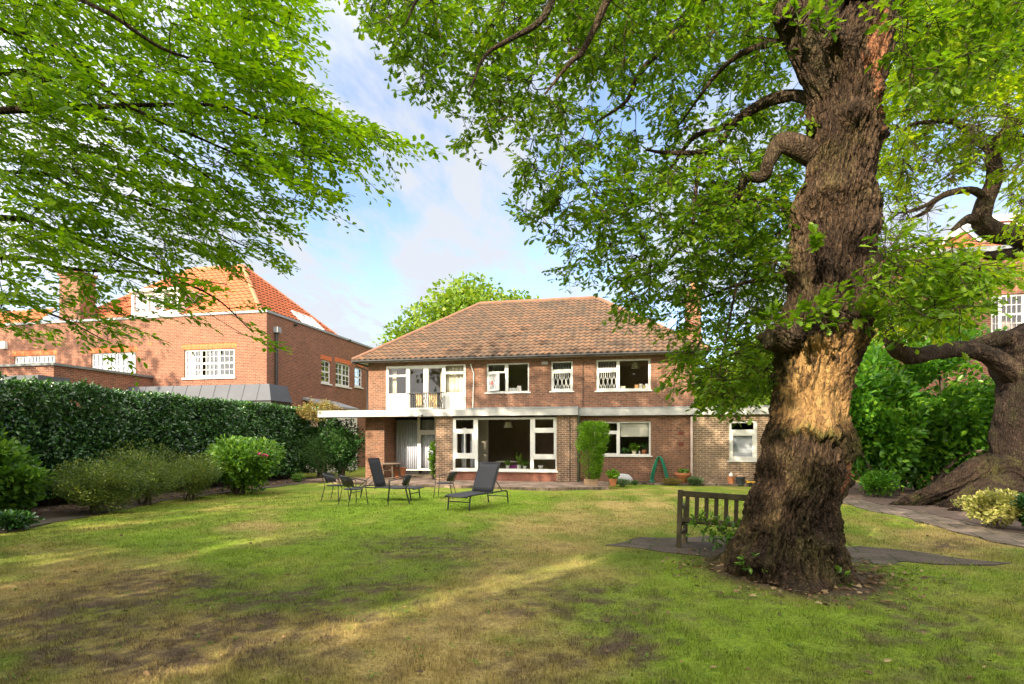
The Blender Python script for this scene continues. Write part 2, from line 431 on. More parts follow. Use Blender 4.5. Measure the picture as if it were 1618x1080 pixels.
M['soil'] = simple('leafy_soil', (.085, .055, .04), 1.0, .55, 9, 0, .8)
M['stem'] = simple('brown_stem', (.1, .075, .05), .9, .4, 9)
M['chimney_brick'] = M['brick_nb']

# ================================================================== THE SETTING: ground
def fine_axis(a, b, step, far=900.0):
    core = np.arange(a, b+step/2, step); out_r = b + np.cumsum(np.geomspace(step*1.5, far/3, 26)); out_l = a - np.cumsum(np.geomspace(step*1.5, far/3, 26))
    return np.concatenate([out_l[::-1], core, out_r])
tree0 = rd(3.6, 7.25)
def lawn_colour(x, y):
    """Real colour of the turf: green, straw and bare soil patches."""
    P = p3(x, y)
    green = np.array([.155, .2, .024]); dgreen = np.array([.105, .155, .016]); straw = np.array([.36, .27, .1]); soil = np.array([.065, .045, .032])
    olive = np.array([.195, .185, .038])
    n1 = fbm(P*.55, 3, 4); n2 = fbm(P*np.array([1.7, 1.1, 1]), 9, 4); n3 = fbm(P*5.0, 15, 3); n4 = fbm(P*1.1, 33, 5); nf = fbm(P*11., 51, 2)
    px, py, d = to_px(np.stack([x, y, np.zeros_like(x)], -1))
    def blob(cx, cy, rx, ry):
        g = gnd(cx, cy); e1 = gnd(cx+rx, cy); e2 = gnd(cx, cy-ry)
        a = e1[:2]-g[:2]; b = e2[:2]-g[:2]; q = np.stack([x-g[0], y-g[1]], -1)
        det = a[0]*b[1]-a[1]*b[0]; s = (q[..., 0]*b[1]-q[..., 1]*b[0])/det; t = (a[0]*q[..., 1]-a[1]*q[..., 0])/det
        return np.exp(-(s*s+t*t))
    c = dgreen + (green-dgreen)*np.clip((n1-.3)*2.2, 0, 1)[..., None]
    c = c + (olive-c)*np.clip((n2-.4)*2.6, 0, .85)[..., None]
    lush = sum(blob(*b) for b in [(520, 845, 190, 30), (420, 880, 140, 25), (640, 800, 130, 22), (950, 965, 120, 40), (1480, 915, 120, 25), (1350, 990, 190, 45), (1140, 985, 150, 35), (1560, 1040, 120, 40), (1050, 1060, 120, 25), (800, 790, 60, 12), (260, 850, 90, 14), (1060, 920, 60, 20)])
    c = c + (np.array([.155, .235, .018])-c)*np.clip(lush*1.2*(.5+n4), 0, .92)[..., None]
    dry = sum(blob(*b) for b in [(170, 905, 220, 35), (420, 830, 80, 18), (880, 830, 120, 26), (1010, 800, 90, 22), (640, 1000, 230, 60), (840, 900, 120, 40), (800, 1050, 200, 50), (1480, 850, 140, 22), (230, 1030, 200, 60), (20, 960, 90, 40)])
    stripes = .5+.5*np.sin((x+.12*y)*2*math.pi/1.15)
    zone = np.clip((y-9.5)/4, 0, 1)*np.clip((x+9)/4, 0, 1)
    k = np.clip(dry*1.0*(.25+1.2*n4)-.12 + zone*(stripes-.45)*.35*(n1+.3) + (n2-.52)*1.1, 0, .88)
    c = c + (straw-c)*k[..., None]
    bare = sum(w*blob(*b) for w, b in [(1, (120, 985, 190, 42)), (1, (470, 965, 120, 26)), (.9, (690, 865, 110, 22)), (.9, (330, 1040, 160, 24)), (.7, (1000, 1010, 60, 30)), (1, (1320, 935, 60, 16)), (.8, (1500, 860, 60, 9)), (.9, (260, 925, 150, 22)), (.55, (900, 940, 120, 30)), (.7, (600, 935, 120, 20)), (.6, (860, 1040, 90, 26)), (.6, (1430, 1010, 130, 40))])
    near = np.clip((11.5-d)/6, 0, 1)
    spk = np.clip((fbm(P*np.array([8.5, 8.5, 1]), 91, 2)-.52)*5, 0, 1)*np.clip((13-d)/7, 0, 1)*np.clip(.35+bare*.6+(n4-.45)*1.6, 0, .85); c = c + (soil*1.15-c)*spk[..., None]
    k = np.clip((bare*1.25 + near*.3)*(n3*1.9+n4*1.0-.72), 0, .92) * np.clip((nf-.28)*3.2, .25, 1)
    c = c + (soil-c)*k[..., None]
    tr = np.exp(-(np.clip(np.hypot(x-tree0[0], y-tree0[1])-.75, 0, 9)/.35)**2)*(.5+n3); c = c + (soil-c)*np.clip(tr*1.1, 0, .95)[..., None]
    c = c*(.78+.58*n3+.32*nf)[..., None]
    return np.clip(c, .004, 1)
gx = fine_axis(-13.0, 8.0, .09); gy = fine_axis(-1.0, 22.6, .09)
GX, GY = np.meshgrid(gx, gy)
GZ = (fbm(p3(GX, GY)*.7, 70, 3)-.5)*.05 + (fbm(p3(GX, GY)*4, 71, 2)-.5)*.018
GZ = np.where((np.abs(GX) < 14) & (GY < 22.4) & (GY > -2), GZ, -.02)
V = np.stack([GX.ravel(), GY.ravel(), GZ.ravel()], -1); nx, ny = len(gx), len(gy)
ii = (np.arange(ny-1)[:, None]*nx + np.arange(nx-1)[None]).ravel()
F = np.stack([ii, ii+1, ii+nx+1, ii+nx], -1).ravel()
me = np_mesh('lawn', V, F, np.full(len(ii), 4), True)
set_col(me, 'col', lawn_colour(V[:, 0], V[:, 1]))
M['lawn'] = vcol_mat('turf', 'col', .95, .55, 26.0, 1.0)
tag(link('lawn', me, M['lawn']), kind='structure')

def sheet(name, pts, z, mat, kind='structure', thick=.0, jag=.0, step=.25):
    """Ground sheet with an uneven outline."""
    out = []
    n = len(pts)
    for i in range(n):
        a = np.asarray(pts[i][:2], float); b = np.asarray(pts[(i+1) % n][:2], float); k = max(1, int(np.linalg.norm(b-a)/step))
        for j in range(k):
            p = a+(b-a)*j/k
            if jag: p = p + (np.array([vnoise(np.array([p[0]*2.1, p[1]*2.1, 1.])), vnoise(np.array([p[0]*2.1, p[1]*2.1, 7.]))])-.5)*2*jag
            out.append((p[0], p[1]))
    mb = MB(); k = len(out)
    vs = [(x, y, z) for x, y in out] + [(x, y, z-max(thick, .06)) for x, y in out]
    fs = [tuple(range(k))] + [(i, k+i, k+(i+1) % k, (i+1) % k) for i in range(k)]
    mb.add(vs, fs)
    o = mb.build(name, mat); bm = bmesh.new(); bm.from_mesh(o.data); bmesh.ops.triangulate(bm, faces=[f for f in bm.faces if len(f.verts) > 4]); bmesh.ops.recalc_face_normals(bm, faces=bm.faces); bm.to_mesh(o.data); bm.free()
    return tag(o, kind=kind)
# left border path and bed
LE = [gnd(0, 842), gnd(120, 820), gnd(250, 793), gnd(350, 780), gnd(440, 769)]
le = [(p[0], p[1]) for p in LE]
pin = [(-11.2, 2.0)] + le + [(-12.4, 20.6), (-11.0, 21.2)]
pout = [(x-.62, y+.12) for x, y in pin]
sheet('left_path', pin + pout[::-1], .018, M['pad'], jag=.13, step=.15)
sheet('left_soil_bed', [(x+.02, y) for x, y in pout] + [(-11.3, 22.9), (-17, 23), (-17, 2)], .03, M['soil'], jag=.08)
# right border path and bed
RE = [gnd(1335, 797), gnd(1440, 822), gnd(1540, 848), gnd(1618, 868)]
rin = [(5.0, 22.0)] + [(p[0], p[1]) for p in RE] + [(6.2, 6.0), (6.6, 2.0)]
rout = [(x+.95, y+.3) for x, y in rin]
sheet('right_path', rin + rout[::-1], .02, M['paving'], jag=.16, step=.15)
sheet('right_soil_bed', [(x-.03, y) for x, y in rout] + [(24, 2), (24, 25), (5.95, 25)], .03, M['soil'], jag=.1)
# paved pad that the bench stands on, running behind the oak
pad = [gnd(x, y) for x, y in [(952, 861), (1083, 877), (1200, 897), (1330, 893), (1460, 890), (1590, 889), (1440, 871), (1330, 860), (1200, 852), (1100, 846), (1010, 850)]]
sheet('paved_pad', pad, .012, M['pad'], jag=.16, step=.12)

# ================================================================== THE HOUSE
YU, YG, YB, YE = 23.0, 22.72, 21.95, 22.66     # upper wall, ground-floor right wall, bay wall, extension wall
YFL, YFR = 21.72, 22.5                         # fascia faces: canopy and bay / right part
house = empty('detached_house', 'brown brick detached house with a hipped tile roof and a flat-roofed ground floor', 'house', (-4.4, 27.0, 0))
def rect(Y, l, t, r, b):
    c = (l+r)/2
    return on_y(l, t, Y)[0], on_y(r, t, Y)[0], on_y(c, b, Y)[2], on_y(c, t, Y)[2]
def cells_px(Y, outer, cells):
    c = (outer[0]+outer[2])/2
    return [(on_y(l, 0, Y)[0], on_y(r, 0, Y)[0], on_y(c, b, Y)[2], on_y(c, t, Y)[2]) for l, t, r, b in cells]
def window(parent, Y, outer, cells, mat='white', fy=.05, th=.07, sill=True, glass=True, label=None, name='window', sill_over=.06):
    """Frame standing in the wall's opening; one pane per cell; a sill under it."""
    o = rect(Y, *outer); ce = cells_px(Y, outer, cells)
    mb = MB(); mb.panel(*o, ce, Y+fy, Y+fy+th)
    fr = mb.build(name, M[mat], parent, bevel=.006)
    if label: fr['label'] = label
    if glass:
        for c in ce:
            g = MB(); g.box(c[0]-.01, c[1]+.01, Y+fy+th*.45, Y+fy+th*.45+.006, c[2]-.01, c[3]+.01); g.build('pane', M['glass'], fr)
    if sill:
        s = MB(); s.box(o[0]-sill_over, o[1]+sill_over, Y-.05, Y+fy+.02, o[2]-.05, o[2]-.001); s.build('sill', M['white'], fr, bevel=.006)
    return fr, o, ce
X_UL, X_UR = on_y(582, 0, YU)[0], on_y(1097, 0, YU)[0]
Z_E = 5.06                                      # soffit
Z_F0, Z_F1 = 2.66, 2.93                         # fascia
Y_BACK = 31.2
# openings
oA = (610.5, 577, 736, 649.5); oB = (768.5, 573.5, 836, 619.5); oC = (870.5, 570.5, 905, 617.5); oD = (942, 567, 1028, 616.5)
holesU = [rect(YU, *o) for o in (oA, oB, oC, oD)]
mb = MB()
mb.panel(X_UL, X_UR, 2.7, Z_E+.05, holesU, YU, YU+.22)
tfL = lambda x, y, z: (X_UL + y, YU+.22 + x, z)
mb.box(X_UL, X_UL+.22, YU+.221, Y_BACK, 0, Z_E+.05); mb.box(X_UR-.22, X_UR, YU+.221, Y_BACK, 0, Z_E+.05); mb.box(X_UL, X_UR, Y_BACK+.001, Y_BACK+.22, 0, Z_E+.05)
mb.build('wall', M['brick'], house)
# roof: pantile courses as real waves, hips clipped
EX0, EX1, EY0 = -11.68, 2.88, 22.48
RY, RZ, EZ = 26.95, 8.36, 5.12
EY1 = 2*RY-EY0
def pantile(parent, a, b, c, d, mat, tw=.3, course=.33, amp=.05, step=.055, name='roof', flat=None):
    """Slope with eave a->b and top d->c (a under d); waves run up the slope."""
    a, b, c, d = [np.asarray(p, float) for p in (a, b, c, d)]
    ex = unit(b-a); up0 = (d+c)/2-(a+b)/2; up0 = up0-ex*np.dot(up0, ex); Ls = np.linalg.norm(up0); up = up0/Ls; nn = unit(np.cross(ex, up)); nn = nn if nn[2] > 0 else -nn
    L = np.linalg.norm(b-a); dl, cl = np.dot(d-a, ex), np.dot(c-a, ex)
    nc = max(1, int(round(Ls/course))); cs = Ls/nc; sub = 6; nu = int(L/tw*sub)+1
    us = np.linspace(0, nu/sub*tw, nu+1); VV, FF, UV, MI = [], [], [], []
    prof = amp*np.where((us/tw % 1) < .62, np.sin((us/tw % 1)/.62*math.pi), -.35*np.sin(((us/tw % 1)-.62)/.38*math.pi))
    base = 0
    for i in range(nc):
        for j, (v, lift) in enumerate(((i*cs-.03, step), ((i+1)*cs, 0.0))):
            f = min(max(v/Ls, 0), 1); lo, hi = dl*f, L+(cl-L)*f
            u = np.clip(us, lo, hi)
            h = prof + lift
            VV.append(a + ex*u[:, None] + up*v + nn*h[:, None])
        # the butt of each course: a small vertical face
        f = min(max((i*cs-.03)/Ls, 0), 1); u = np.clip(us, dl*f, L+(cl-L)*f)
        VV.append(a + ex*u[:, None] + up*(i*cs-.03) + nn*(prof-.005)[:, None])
        n = nu+1
        for k in range(nu):
            uvx = us[k]/tw + .5/sub
            FF.append((base+k, base+k+1, base+n+k+1, base+n+k)); UV.append((math.floor(uvx)+.5, i+.5))
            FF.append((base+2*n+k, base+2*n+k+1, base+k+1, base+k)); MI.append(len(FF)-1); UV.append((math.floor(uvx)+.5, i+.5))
        base += 3*n
    V = np.concatenate(VV); F = np.array(FF)
    me = np_mesh(name, V, F.ravel(), np.full(len(F), 4), True)
    uvl = me.uv_layers.new(name='UVMap'); uvl.data.foreach_set('uv', np.repeat(np.array(UV, np.float32), 4, 0).ravel())
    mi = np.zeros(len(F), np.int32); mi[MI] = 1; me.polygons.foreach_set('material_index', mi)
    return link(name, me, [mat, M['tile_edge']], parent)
M['tile_edge'] = simple('course_shadow_edge', (.05, .036, .03), .95, .4, 6)  # butt faces coloured dark to draw a shadow line under each course
M['roof'] = roof_mat('weathered_orange_tile', [(.05, .041, .033), (.092, .062, .044), (.145, .083, .051), (.21, .11, .062)], (.075, .072, .052), .7)
M['roof_nb'] = roof_mat('orange_pantile', [(.4, .11, .05), (.48, .135, .058), (.56, .165, .07)], (.36, .15, .08), .35)
r1 = (EX0+ (RY-EY0), RY, RZ); r2 = (EX1-(RY-EY0), RY, RZ)
e00, e10, e11, e01 = (EX0, EY0, EZ), (EX1, EY0, EZ), (EX1, EY1, EZ), (EX0, EY1, EZ)
PT = dict(tw=.255, course=.285, amp=.04, step=.045)
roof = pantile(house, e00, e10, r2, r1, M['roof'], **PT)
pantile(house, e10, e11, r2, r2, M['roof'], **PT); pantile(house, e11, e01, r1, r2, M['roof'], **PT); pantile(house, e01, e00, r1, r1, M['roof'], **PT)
def ridge_line(parent, p, q, mat, r=.11, name='ridge_tile'):
    p, q = np.asarray(p, float), np.asarray(q, float); n = int(np.linalg.norm(q-p)/.38); mb = MB()
    for i in range(n):
        a = p+(q-p)*i/n; b = p+(q-p)*((i+1)/n+.008); mb.tube([a, b], [r, r*.92], 10)
    return mb.build(name, mat, parent, smooth=True)
M['ridge'] = simple('ridge_tile_clay', (.19, .095, .058), .85, .3, 3)
for p, q in ((r1, r2), (e00, r1), (e10, r2)): ridge_line(house, p, q, M['ridge'])
mb = MB(); mb.box(EX0+.03, EX1-.03, EY0+.03, EY1-.03, Z_E, Z_E+.05); mb.build('soffit', M['white_wood'], house)
# gutter round the eaves
mb = MB()
for p, q in ((e00, e10), (e00, e01), (e10, e11)):
    p, q = np.array(p)+[0, 0, -.06], np.array(q)+[0, 0, -.06]; mb.tube([p, q], .06, 8)
mb.build('gutter', M['dark_trim'], house, smooth=True)
# a small white flue on the roof
p = on_y(912, 546, 24.3); mb = MB(); mb.box(p[0]-.26, p[0]+.24, 24.05, 24.5, p[2]-.1, p[2]+.06); mb.tube([(p[0], 24.3, p[2]-.1), (p[0], 24.3, p[2]+.38)], .045, 8)
mb.build('roof_vent', M['white'], house, bevel=.02)
# chimney on the right gable
c0 = on_y(1084, 462, 27.0); c1 = on_y(1107, 462, 27.0); mb = MB(); mb.box(c0[0], c1[0], 26.7, 27.5, 5.3, c0[2]); mb.box(c0[0]-.05, c1[0]+.05, 26.65, 27.55, c0[2]+.001, c0[2]+.1)
ch = mb.build('chimney', M['chimney_brick'], roof); mb = MB(); mb.lathe([(.11, 0), (.12, .35), (.14, .36), (.13, .4)], ((c0[0]+c1[0])/2, 27.1, c0[2]+.101), 14); mb.build('chimney_pot', M['terracotta'], roof)

# upper windows
fA, _, cA = window(house, YU, oA, [(614, 580.5, 642, 591), (614, 594, 642, 621), (647.8, 582, 669.4, 644), (677, 582, 699, 644), (704, 578.5, 733, 588), (704, 591.5, 733, 620.5)], name='balcony_window', sill=False, fy=-.03, th=.1)
# raised beads on the white infill panels
for l, r in ((612.5, 643), (703, 734.5)):
    a = rect(YU, l, 623.5, r, 646.5); mb = MB(); mb.panel(*a, [(a[0]+.03, a[1]-.03, a[2]+.03, a[3]-.03)], YU-.055, YU-.031)
    mb.build('infill_panel', M['white_wood'], fA)
fB, _, cB = window(house, YU, oB, [(771, 575.5, 797, 586), (771, 588.5, 798, 617.5), (802.5, 575.5, 833.7, 617.5)], glass=False)
for i in (0, 2):
    c = cB[i]; g = MB(); g.box(c[0]-.01, c[1]+.01, YU+.08, YU+.086, c[2]-.01, c[3]+.01); g.build('pane', M['glass'], fB)
fC, _, cC = window(house, YU, oC, [(873, 572.5, 902.5, 583), (874.5, 589, 901, 613.5)])
fD, _, cD = window(house, YU, oD, [(945, 569.5, 974, 580), (946.5, 587, 973.5, 612.5), (979, 569.5, 1024.5, 613.5)])
def leading(parent, c, y, n, mat, tf=None, name='glazing_lattice', rad=.011):
    """White came lines: uprights that open into a row of long hexagons."""
    x0, x1, z0, z1 = c; w = (x1-x0)/n; h = z1-z0; mb = MB(); tf = tf or (lambda p: p)
    zc = z0+h*.42; a = h*.16; b = h*.33
    for i in range(n):
        xm = x0+(i+.5)*w; s = w*.42
        mb.tube([tf((xm, y, z1)), tf((xm, y, zc+b))], rad, 5)
        for sg in (-1, 1):
            mb.tube([tf((xm, y, zc+b)), tf((xm+sg*s, y, zc+a*.6)), tf((xm+sg*s, y, zc-a*.6)), tf((xm, y, zc-b))], rad, 5)
        mb.tube([tf((xm, y, zc-b)), tf((xm, y, z0))], rad, 5)
        if i: mb.tube([tf((x0+i*w, y, z0)), tf((x0+i*w, y, zc-a)), ], rad*.8, 5); mb.tube([tf((x0+i*w, y, zc+a)), tf((x0+i*w, y, z1))], rad*.8, 5)
    return mb.build(name, mat, parent)
leading(fC, cC[1], YU+.07, 4, M['white']); leading(fD, cD[1], YU+.07, 4, M['white'])
for cc, ff in ((cC[0], fC), (cD[0], fD)):
    mb = MB()
    for k in range(1, 7): x = cc[0]+(cc[1]-cc[0])*k/7; mb.tube([(x, YU+.07, cc[2]), (x, YU+.07, cc[3])], .008, 5)
    mb.build('glazing_lattice', M['grey_lead'], ff)
# the open leaded casement of window B, hinged on its left side
c = cB[1]; hx, hy = c[0], YU+.03; an = R(-38)
def tfc(x, y, z): 
    dx, dy = x-hx, y
    return (hx+dx*math.cos(an)-dy*math.sin(an), hy+dx*math.sin(an)+dy*math.cos(an), z)
mb = MB(); mb.panel(c[0], c[1], c[2], c[3], [(c[0]+.07, c[1]-.07, c[2]+.07, c[3]-.07)], -.03, .02, tfc)
cs_ = mb.build('casement', M['white'], fB); ci = (c[0]+.07, c[1]-.07, c[2]+.07, c[3]-.07)
g = MB(); g.panel(*ci, [], -.008, -.002, tfc); g.build('pane', M['glass'], fB)
leading(fB, ci, 0, 4, M['white'], lambda p: tfc(p[0], -.014, p[2]))
M['red_glass'] = simple('red_stained_glass', (.5, .02, .015), .3, .2, 3)
xm, zm = ci[0]+(ci[1]-ci[0])*.375, ci[2]+(ci[3]-ci[2])*.42; mb = MB()
ring = [(xm+.075*math.cos(t*math.pi/3), zm+.1*math.sin(t*math.pi/3)) for t in range(6)]
mb.add([tfc(x, -.016, z) for x, z in ring]+[tfc(x, -.022, z) for x, z in ring], [tuple(range(6))[::-1], tuple(range(6, 12))] + [(i, (i+1) % 6, 6+(i+1) % 6, 6+i) for i in range(6)])
mb.build('stained_glass', M['red_glass'], fB)
# balcony railing
ra = rect(YU-.35, 643, 620.5, 701.5, 647); mb = MB(); y = YU-.35
for z in (ra[3], ra[2]+.02): mb.beam((ra[0], y, z), (ra[1], y, z), .05, .04)
for x in (ra[0], ra[1]):
    for z in (ra[3], ra[2]+.02): mb.beam((x, y, z), (x, YU-.03, z), .025, .025)
    mb.beam((x, y, ra[2]-.02), (x, y, ra[3]), .03, .03)
n = 17; zc = (ra[2]+ra[3])/2
for k in range(1, n):
    x = ra[0]+(ra[1]-ra[0])*k/n
    if k % 4 in (0,):
        for sg in (-1, 1): mb.tube([(x, y, ra[2]), (x, y, zc-.15), (x+sg*.05, y, zc), (x, y, zc+.15), (x, y, ra[3])], .014, 6)
    else: mb.tube([(x, y, ra[2]), (x, y, ra[3])], .014, 6)
mb.build('balcony_railing', M['black_metal'], house)

# flat roof slabs with white fascias
xL = on_y(503, 0, YFL)[0]; xB = on_y(911.5, 0, YFL)[0]; xE = on_y(1262, 0, YFR)[0]
mb = MB(); mb.box(xL, xB, YFL+.03, YU-.001, Z_F0+.02, Z_F1-.012); mb.box(xB-.02, xE, YFR+.03, YU-.002, Z_F0+.021, Z_F1-.014)
mb.box(X_UR+.001, xE, YU-.003, 29, Z_F0+.025, Z_F1-.02); mb.build('flat_roof', M['felt'], house)
mb = MB(); mb.box(xL, xB+.03, YFL, YFL+.028, Z_F0, Z_F1); mb.box(xL-.028, xL-.001, YFL, YU, Z_F0, Z_F1); mb.build('fascia', M['fascia'], house)
mb = MB(); mb.box(xB+.002, xB+.03, YFL+.029, YFR-.001, Z_F0, Z_F1); mb.build('fascia', M['grey_lead'], house)  # bay's side return, its shade put in as a darker grey
mb = MB(); mb.box(xB+.004, xE, YFR, YFR+.028, Z_F0, Z_F1); mb.build('fascia', M['fascia'], house)
xd = on_y(738, 0, YFL)[0]
mb = MB(); mb.box(xd, xB+.04, YFL-.012, YU-.003, Z_F1+.001, Z_F1+.05); mb.box(xB+.041, xE, YFR-.012, YU-.004, Z_F1+.001, Z_F1+.05); mb.build('lead_flashing', M['grey_lead'], house)
mb = MB(); a = rect(YFL, 643, 645, 684, 650); mb.box(a[0], a[1], YFL-.02, YU-.36, Z_F1+.002, Z_F1+.07); mb.build('balcony_sill', M['white'], house)

# ground floor: left pier, recessed glazing, bay, right wall, extension
xp0, xp1 = X_UL, on_y(611.5, 0, YU)[0]
mb = MB(); mb.box(xp0+.001, xp1, YU-.28, YU+.9, 0, Z_F0+.02); mb.build('brick_pier', M['brick'], house)
YR = YU+.75                                     # glazing set back under the canopy
xg0, xg1 = xp1, on_y(692, 0, YR)[0]
oG = (612, 650, 696, 743)
fr, o, ce = window(house, YR, oG, [(614, 652, 659.5, 741), (663.5, 652, 686.5, 679), (664.8, 686.5, 687, 739.5)], name='patio_door', sill=False, fy=0)
mb = MB(); mb.box(xg0, xg1, YR-.25, YR+.1, 0, .2); mb.build('door_step', M['paving'], house)
XB0 = on_y(688.5, 0, YB)[0]; XB1 = on_y(911.5, 0, YB)[0]
oBay = (714.5, 661, 879.5, 743.5)
hb = rect(YB, *oBay)
hb2 = (hb[0], hb[1], hb[2], Z_F0+.01)
mb = MB(); mb.panel(XB0, XB1, 0, Z_F0+.02, [(hb[0], hb[1], .0, Z_F0+.019)], YB, YB+.22)
mb.box(XB0, XB0+.22, YB+.221, YU+.9, 0, Z_F0+.02); mb.build('bay_wall', M['brick_bay'], house)
# red boarded apron under the big window
mb = MB(); nb = 6; za = hb[2]-.05
for k in range(nb): 
    z0 = za*k/nb; z1 = za*(k+1)/nb
    mb.add([(hb[0], YB+.02, z0), (hb[1], YB+.02, z0), (hb[1], YB+.055, z1), (hb[0], YB+.055, z1), (hb[0], YB+.2, z0), (hb[1], YB+.2, z0), (hb[1], YB+.2, z1), (hb[0], YB+.2, z1)],
           [(0, 1, 2, 3), (4, 7, 6, 5), (3, 2, 6, 7), (0, 4, 5, 1), (0, 3, 7, 4), (1, 5, 6, 2)])
M['apron'] = simple('red_brown_tile_apron', (.27, .1, .06), .7, .35, 5)
mb.build('apron', M['apron'], house)
fBay, _, cBay = window(house, YB, (714.5, 659.5, 879.5, 743.5), [(719.5, 662.5, 747.5, 677), (720.5, 683.5, 746.5, 717), (718.5, 724.5, 750, 740), (754.5, 662.5, 837.5, 740.5), (845, 662.5, 874, 676), (845, 683.5, 875, 717), (843, 725, 877.5, 740.5)], fy=.04)
fBay['label'] = 'wide picture window of the bay with side lights'
# inner sash of the left light
mb = MB(); c = cBay[1]; mb.panel(c[0]-.015, c[1]+.015, c[2]-.015, c[3]+.015, [(c[0]+.03, (c[0]+c[1])/2-.02, c[2]+.03, c[3]-.03), ((c[0]+c[1])/2+.02, c[1]-.03, c[2]+.03, c[3]-.03)], YB+.055, YB+.068); mb.build('casement', M['white'], fBay)
# dark green boarded return of the bay
mb = MB(); mb.box(XB1+.001, XB1+.06, YB+.02, YG+.03, 0, Z_F0); mb.build('bay_return', M['green_post'], house)
xx = on_y(900.5, 0, YB)[0]; mb = MB(); mb.tube([(xx, YB-.012, .1), (xx, YB-.012, Z_F0)], .012, 6); mb.build('downpipe', M['dark_trim'], house)
XG1 = on_y(1095, 0, YG)[0]
oE = (938, 665.5, 1028.5, 719.5); oF = (1152, 664, 1196.5, 727.5)
hE = rect(YG, *oE)
mb = MB(); mb.panel(XB1+.061, XG1, 0, Z_F0+.02, [hE], YG, YG+.22); mb.build('wall', M['brick'], house)
fE, _, cE = window(house, YG, oE, [(941, 668, 975, 680), (941, 685.5, 974, 716), (979.5, 668, 1025.5, 717)])
hF = rect(YE, *oF)
mb = MB(); mb.panel(XG1+.001, xE-.05, 0, Z_F0+.02, [hF], YE, YE+.22); mb.box(xE-.27, xE-.05, YE+.221, 29, 0, Z_F0+.02); mb.build('extension_wall', M['brick_ext'], house)
fF, _, cF = window(house, YE, oF, [(1156, 668, 1191.5, 678.5), (1158.5, 688, 1189.5, 721)])
# blinds
M['blind_grey'] = simple('grey_blind', (.4, .43, .48), .8, .05, 2)
M['blind_cream'] = simple('cream_blind', (.66, .64, .56), .8, .06, 2)
c = cF[1]; mb = MB(); k = 14
for i in range(k):
    z = c[2]+(c[3]-c[2])*(i+.5)/k; mb.box(c[0]-.02, c[1]+.02, YE+.13, YE+.15, z-.034, z+.03)
tag(mb.build('window_blind', M['blind_grey']), 'grey slatted blind closed behind the small extension window', 'blind')
c = cE[2]; mb = MB(); h = c[3]-c[2]
for f0, f1 in ((.9, .98), (.56, .7)): mb.box(c[0]-.03, c[1]+.02, YG+.16, YG+.18, c[2]+h*f0, c[2]+h*f1)
mb.box(c[0]-.03, c[1]+.02, YG+.19, YG+.2, c[2]+h*.57, c[2]+h*.97)
tag(mb.build('window_blind', M['blind_cream']), 'cream folded blind half lowered in the kitchen window', 'blind')
# air bricks and a repaired patch
M['air_brick'] = simple('dark_red_air_brick', (.15, .04, .025), .9, .3, 20)
for l, t, r, b in ((1072, 681.5, 1080, 686.5), (1072, 699, 1080, 704)): a = rect(YG, l, t, r, b); mb = MB(); mb.box(a[0], a[1], YG-.008, YG+.01, a[2], a[3]); mb.build('air_brick', M['air_brick'], house)
# pipes
def pipe(name, pts, r, mat, sub=None):
    mb = MB(); mb.tube(pts, r, 8); return mb.build(name, mat, house, smooth=True)
pk = [on_y(x, y, YU-.06) for x, y in ((743.5, 574.5), (745, 580), (748.5, 589.5), (747, 648))]
pipe('downpipe', pk, .022, M['white'])
pipe('downpipe', [on_y(921, 572, YU-.03), on_y(921, 648, YU-.03)], .012, M['dark_trim'])
p0 = np.array([X_UL-.42, EY0+.05, EZ-.1]); pipe('downpipe', [p0, p0+[.05, .03, -.12], (X_UL-.07, YU+.05, 4.72), (X_UL-.07, YU+.06, 2.95)], .04, M['dark_trim'])
M['pipe'] = simple('pinkish_white_pipe', (.55, .43, .38), .6, .2, 4)
pipe('downpipe', [on_y(1093, 658, YE-.06), on_y(1093, 668, YE-.06), on_y(1093, 757, YE-.06)], .05, M['pipe'])
a = rect(YU, 856, 571, 866, 576); mb = MB(); mb.box(a[0], a[1], YU-.07, YU-.001, a[2], a[3]); mb.build('alarm_box', simple('grey_box', (.36, .33, .3), .6), house, bevel=.01)
# aerial beside the chimney
q = on_y(1107.5, 465, 27.2); mb = MB(); mb.tube([q, on_y(1107.5, 405, 27.2)], .018, 6); 
for k in range(5): zz = on_y(1107.5, 412+k*6, 27.2); mb.tube([zz-[.2, 0, 0], zz+[.2, 0, 0]], .008, 5)
mb.build('aerial', M['white'], house)
# rooms behind the glass
def room(name, x0, x1, y0, y1, z0, z1, mat, floor=True):
    mb = MB()
    mb.quad((x0, y1, z0), (x1, y1, z0), (x1, y1, z1), (x0, y1, z1)); mb.quad((x0, y0, z0), (x0, y1, z0), (x0, y1, z1), (x0, y0, z1)); mb.quad((x1, y1, z0), (x1, y0, z0), (x1, y0, z1), (x1, y1, z1))
    mb.quad((x0, y0, z1), (x0, y1, z1), (x1, y1, z1), (x1, y0, z1)); mb.quad((x0, y1, z0), (x0, y0, z0), (x1, y0, z0), (x1, y1, z0))
    return mb.build(name, mat, house)
zr0, zr1 = 2.96, 5.0
xa = [on_y(x, 0, YU)[0] for x in (596, 752, 853, 925, 1060)]
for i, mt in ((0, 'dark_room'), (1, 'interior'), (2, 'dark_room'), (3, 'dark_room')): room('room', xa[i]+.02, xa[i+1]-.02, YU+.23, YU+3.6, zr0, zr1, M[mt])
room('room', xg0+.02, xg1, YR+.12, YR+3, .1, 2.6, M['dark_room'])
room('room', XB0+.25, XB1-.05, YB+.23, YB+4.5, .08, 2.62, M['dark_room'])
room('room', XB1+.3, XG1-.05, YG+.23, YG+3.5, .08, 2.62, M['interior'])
room('room', XG1+.05, xE-.4, YE+.23, YE+3, .08, 2.62, M['interior'])
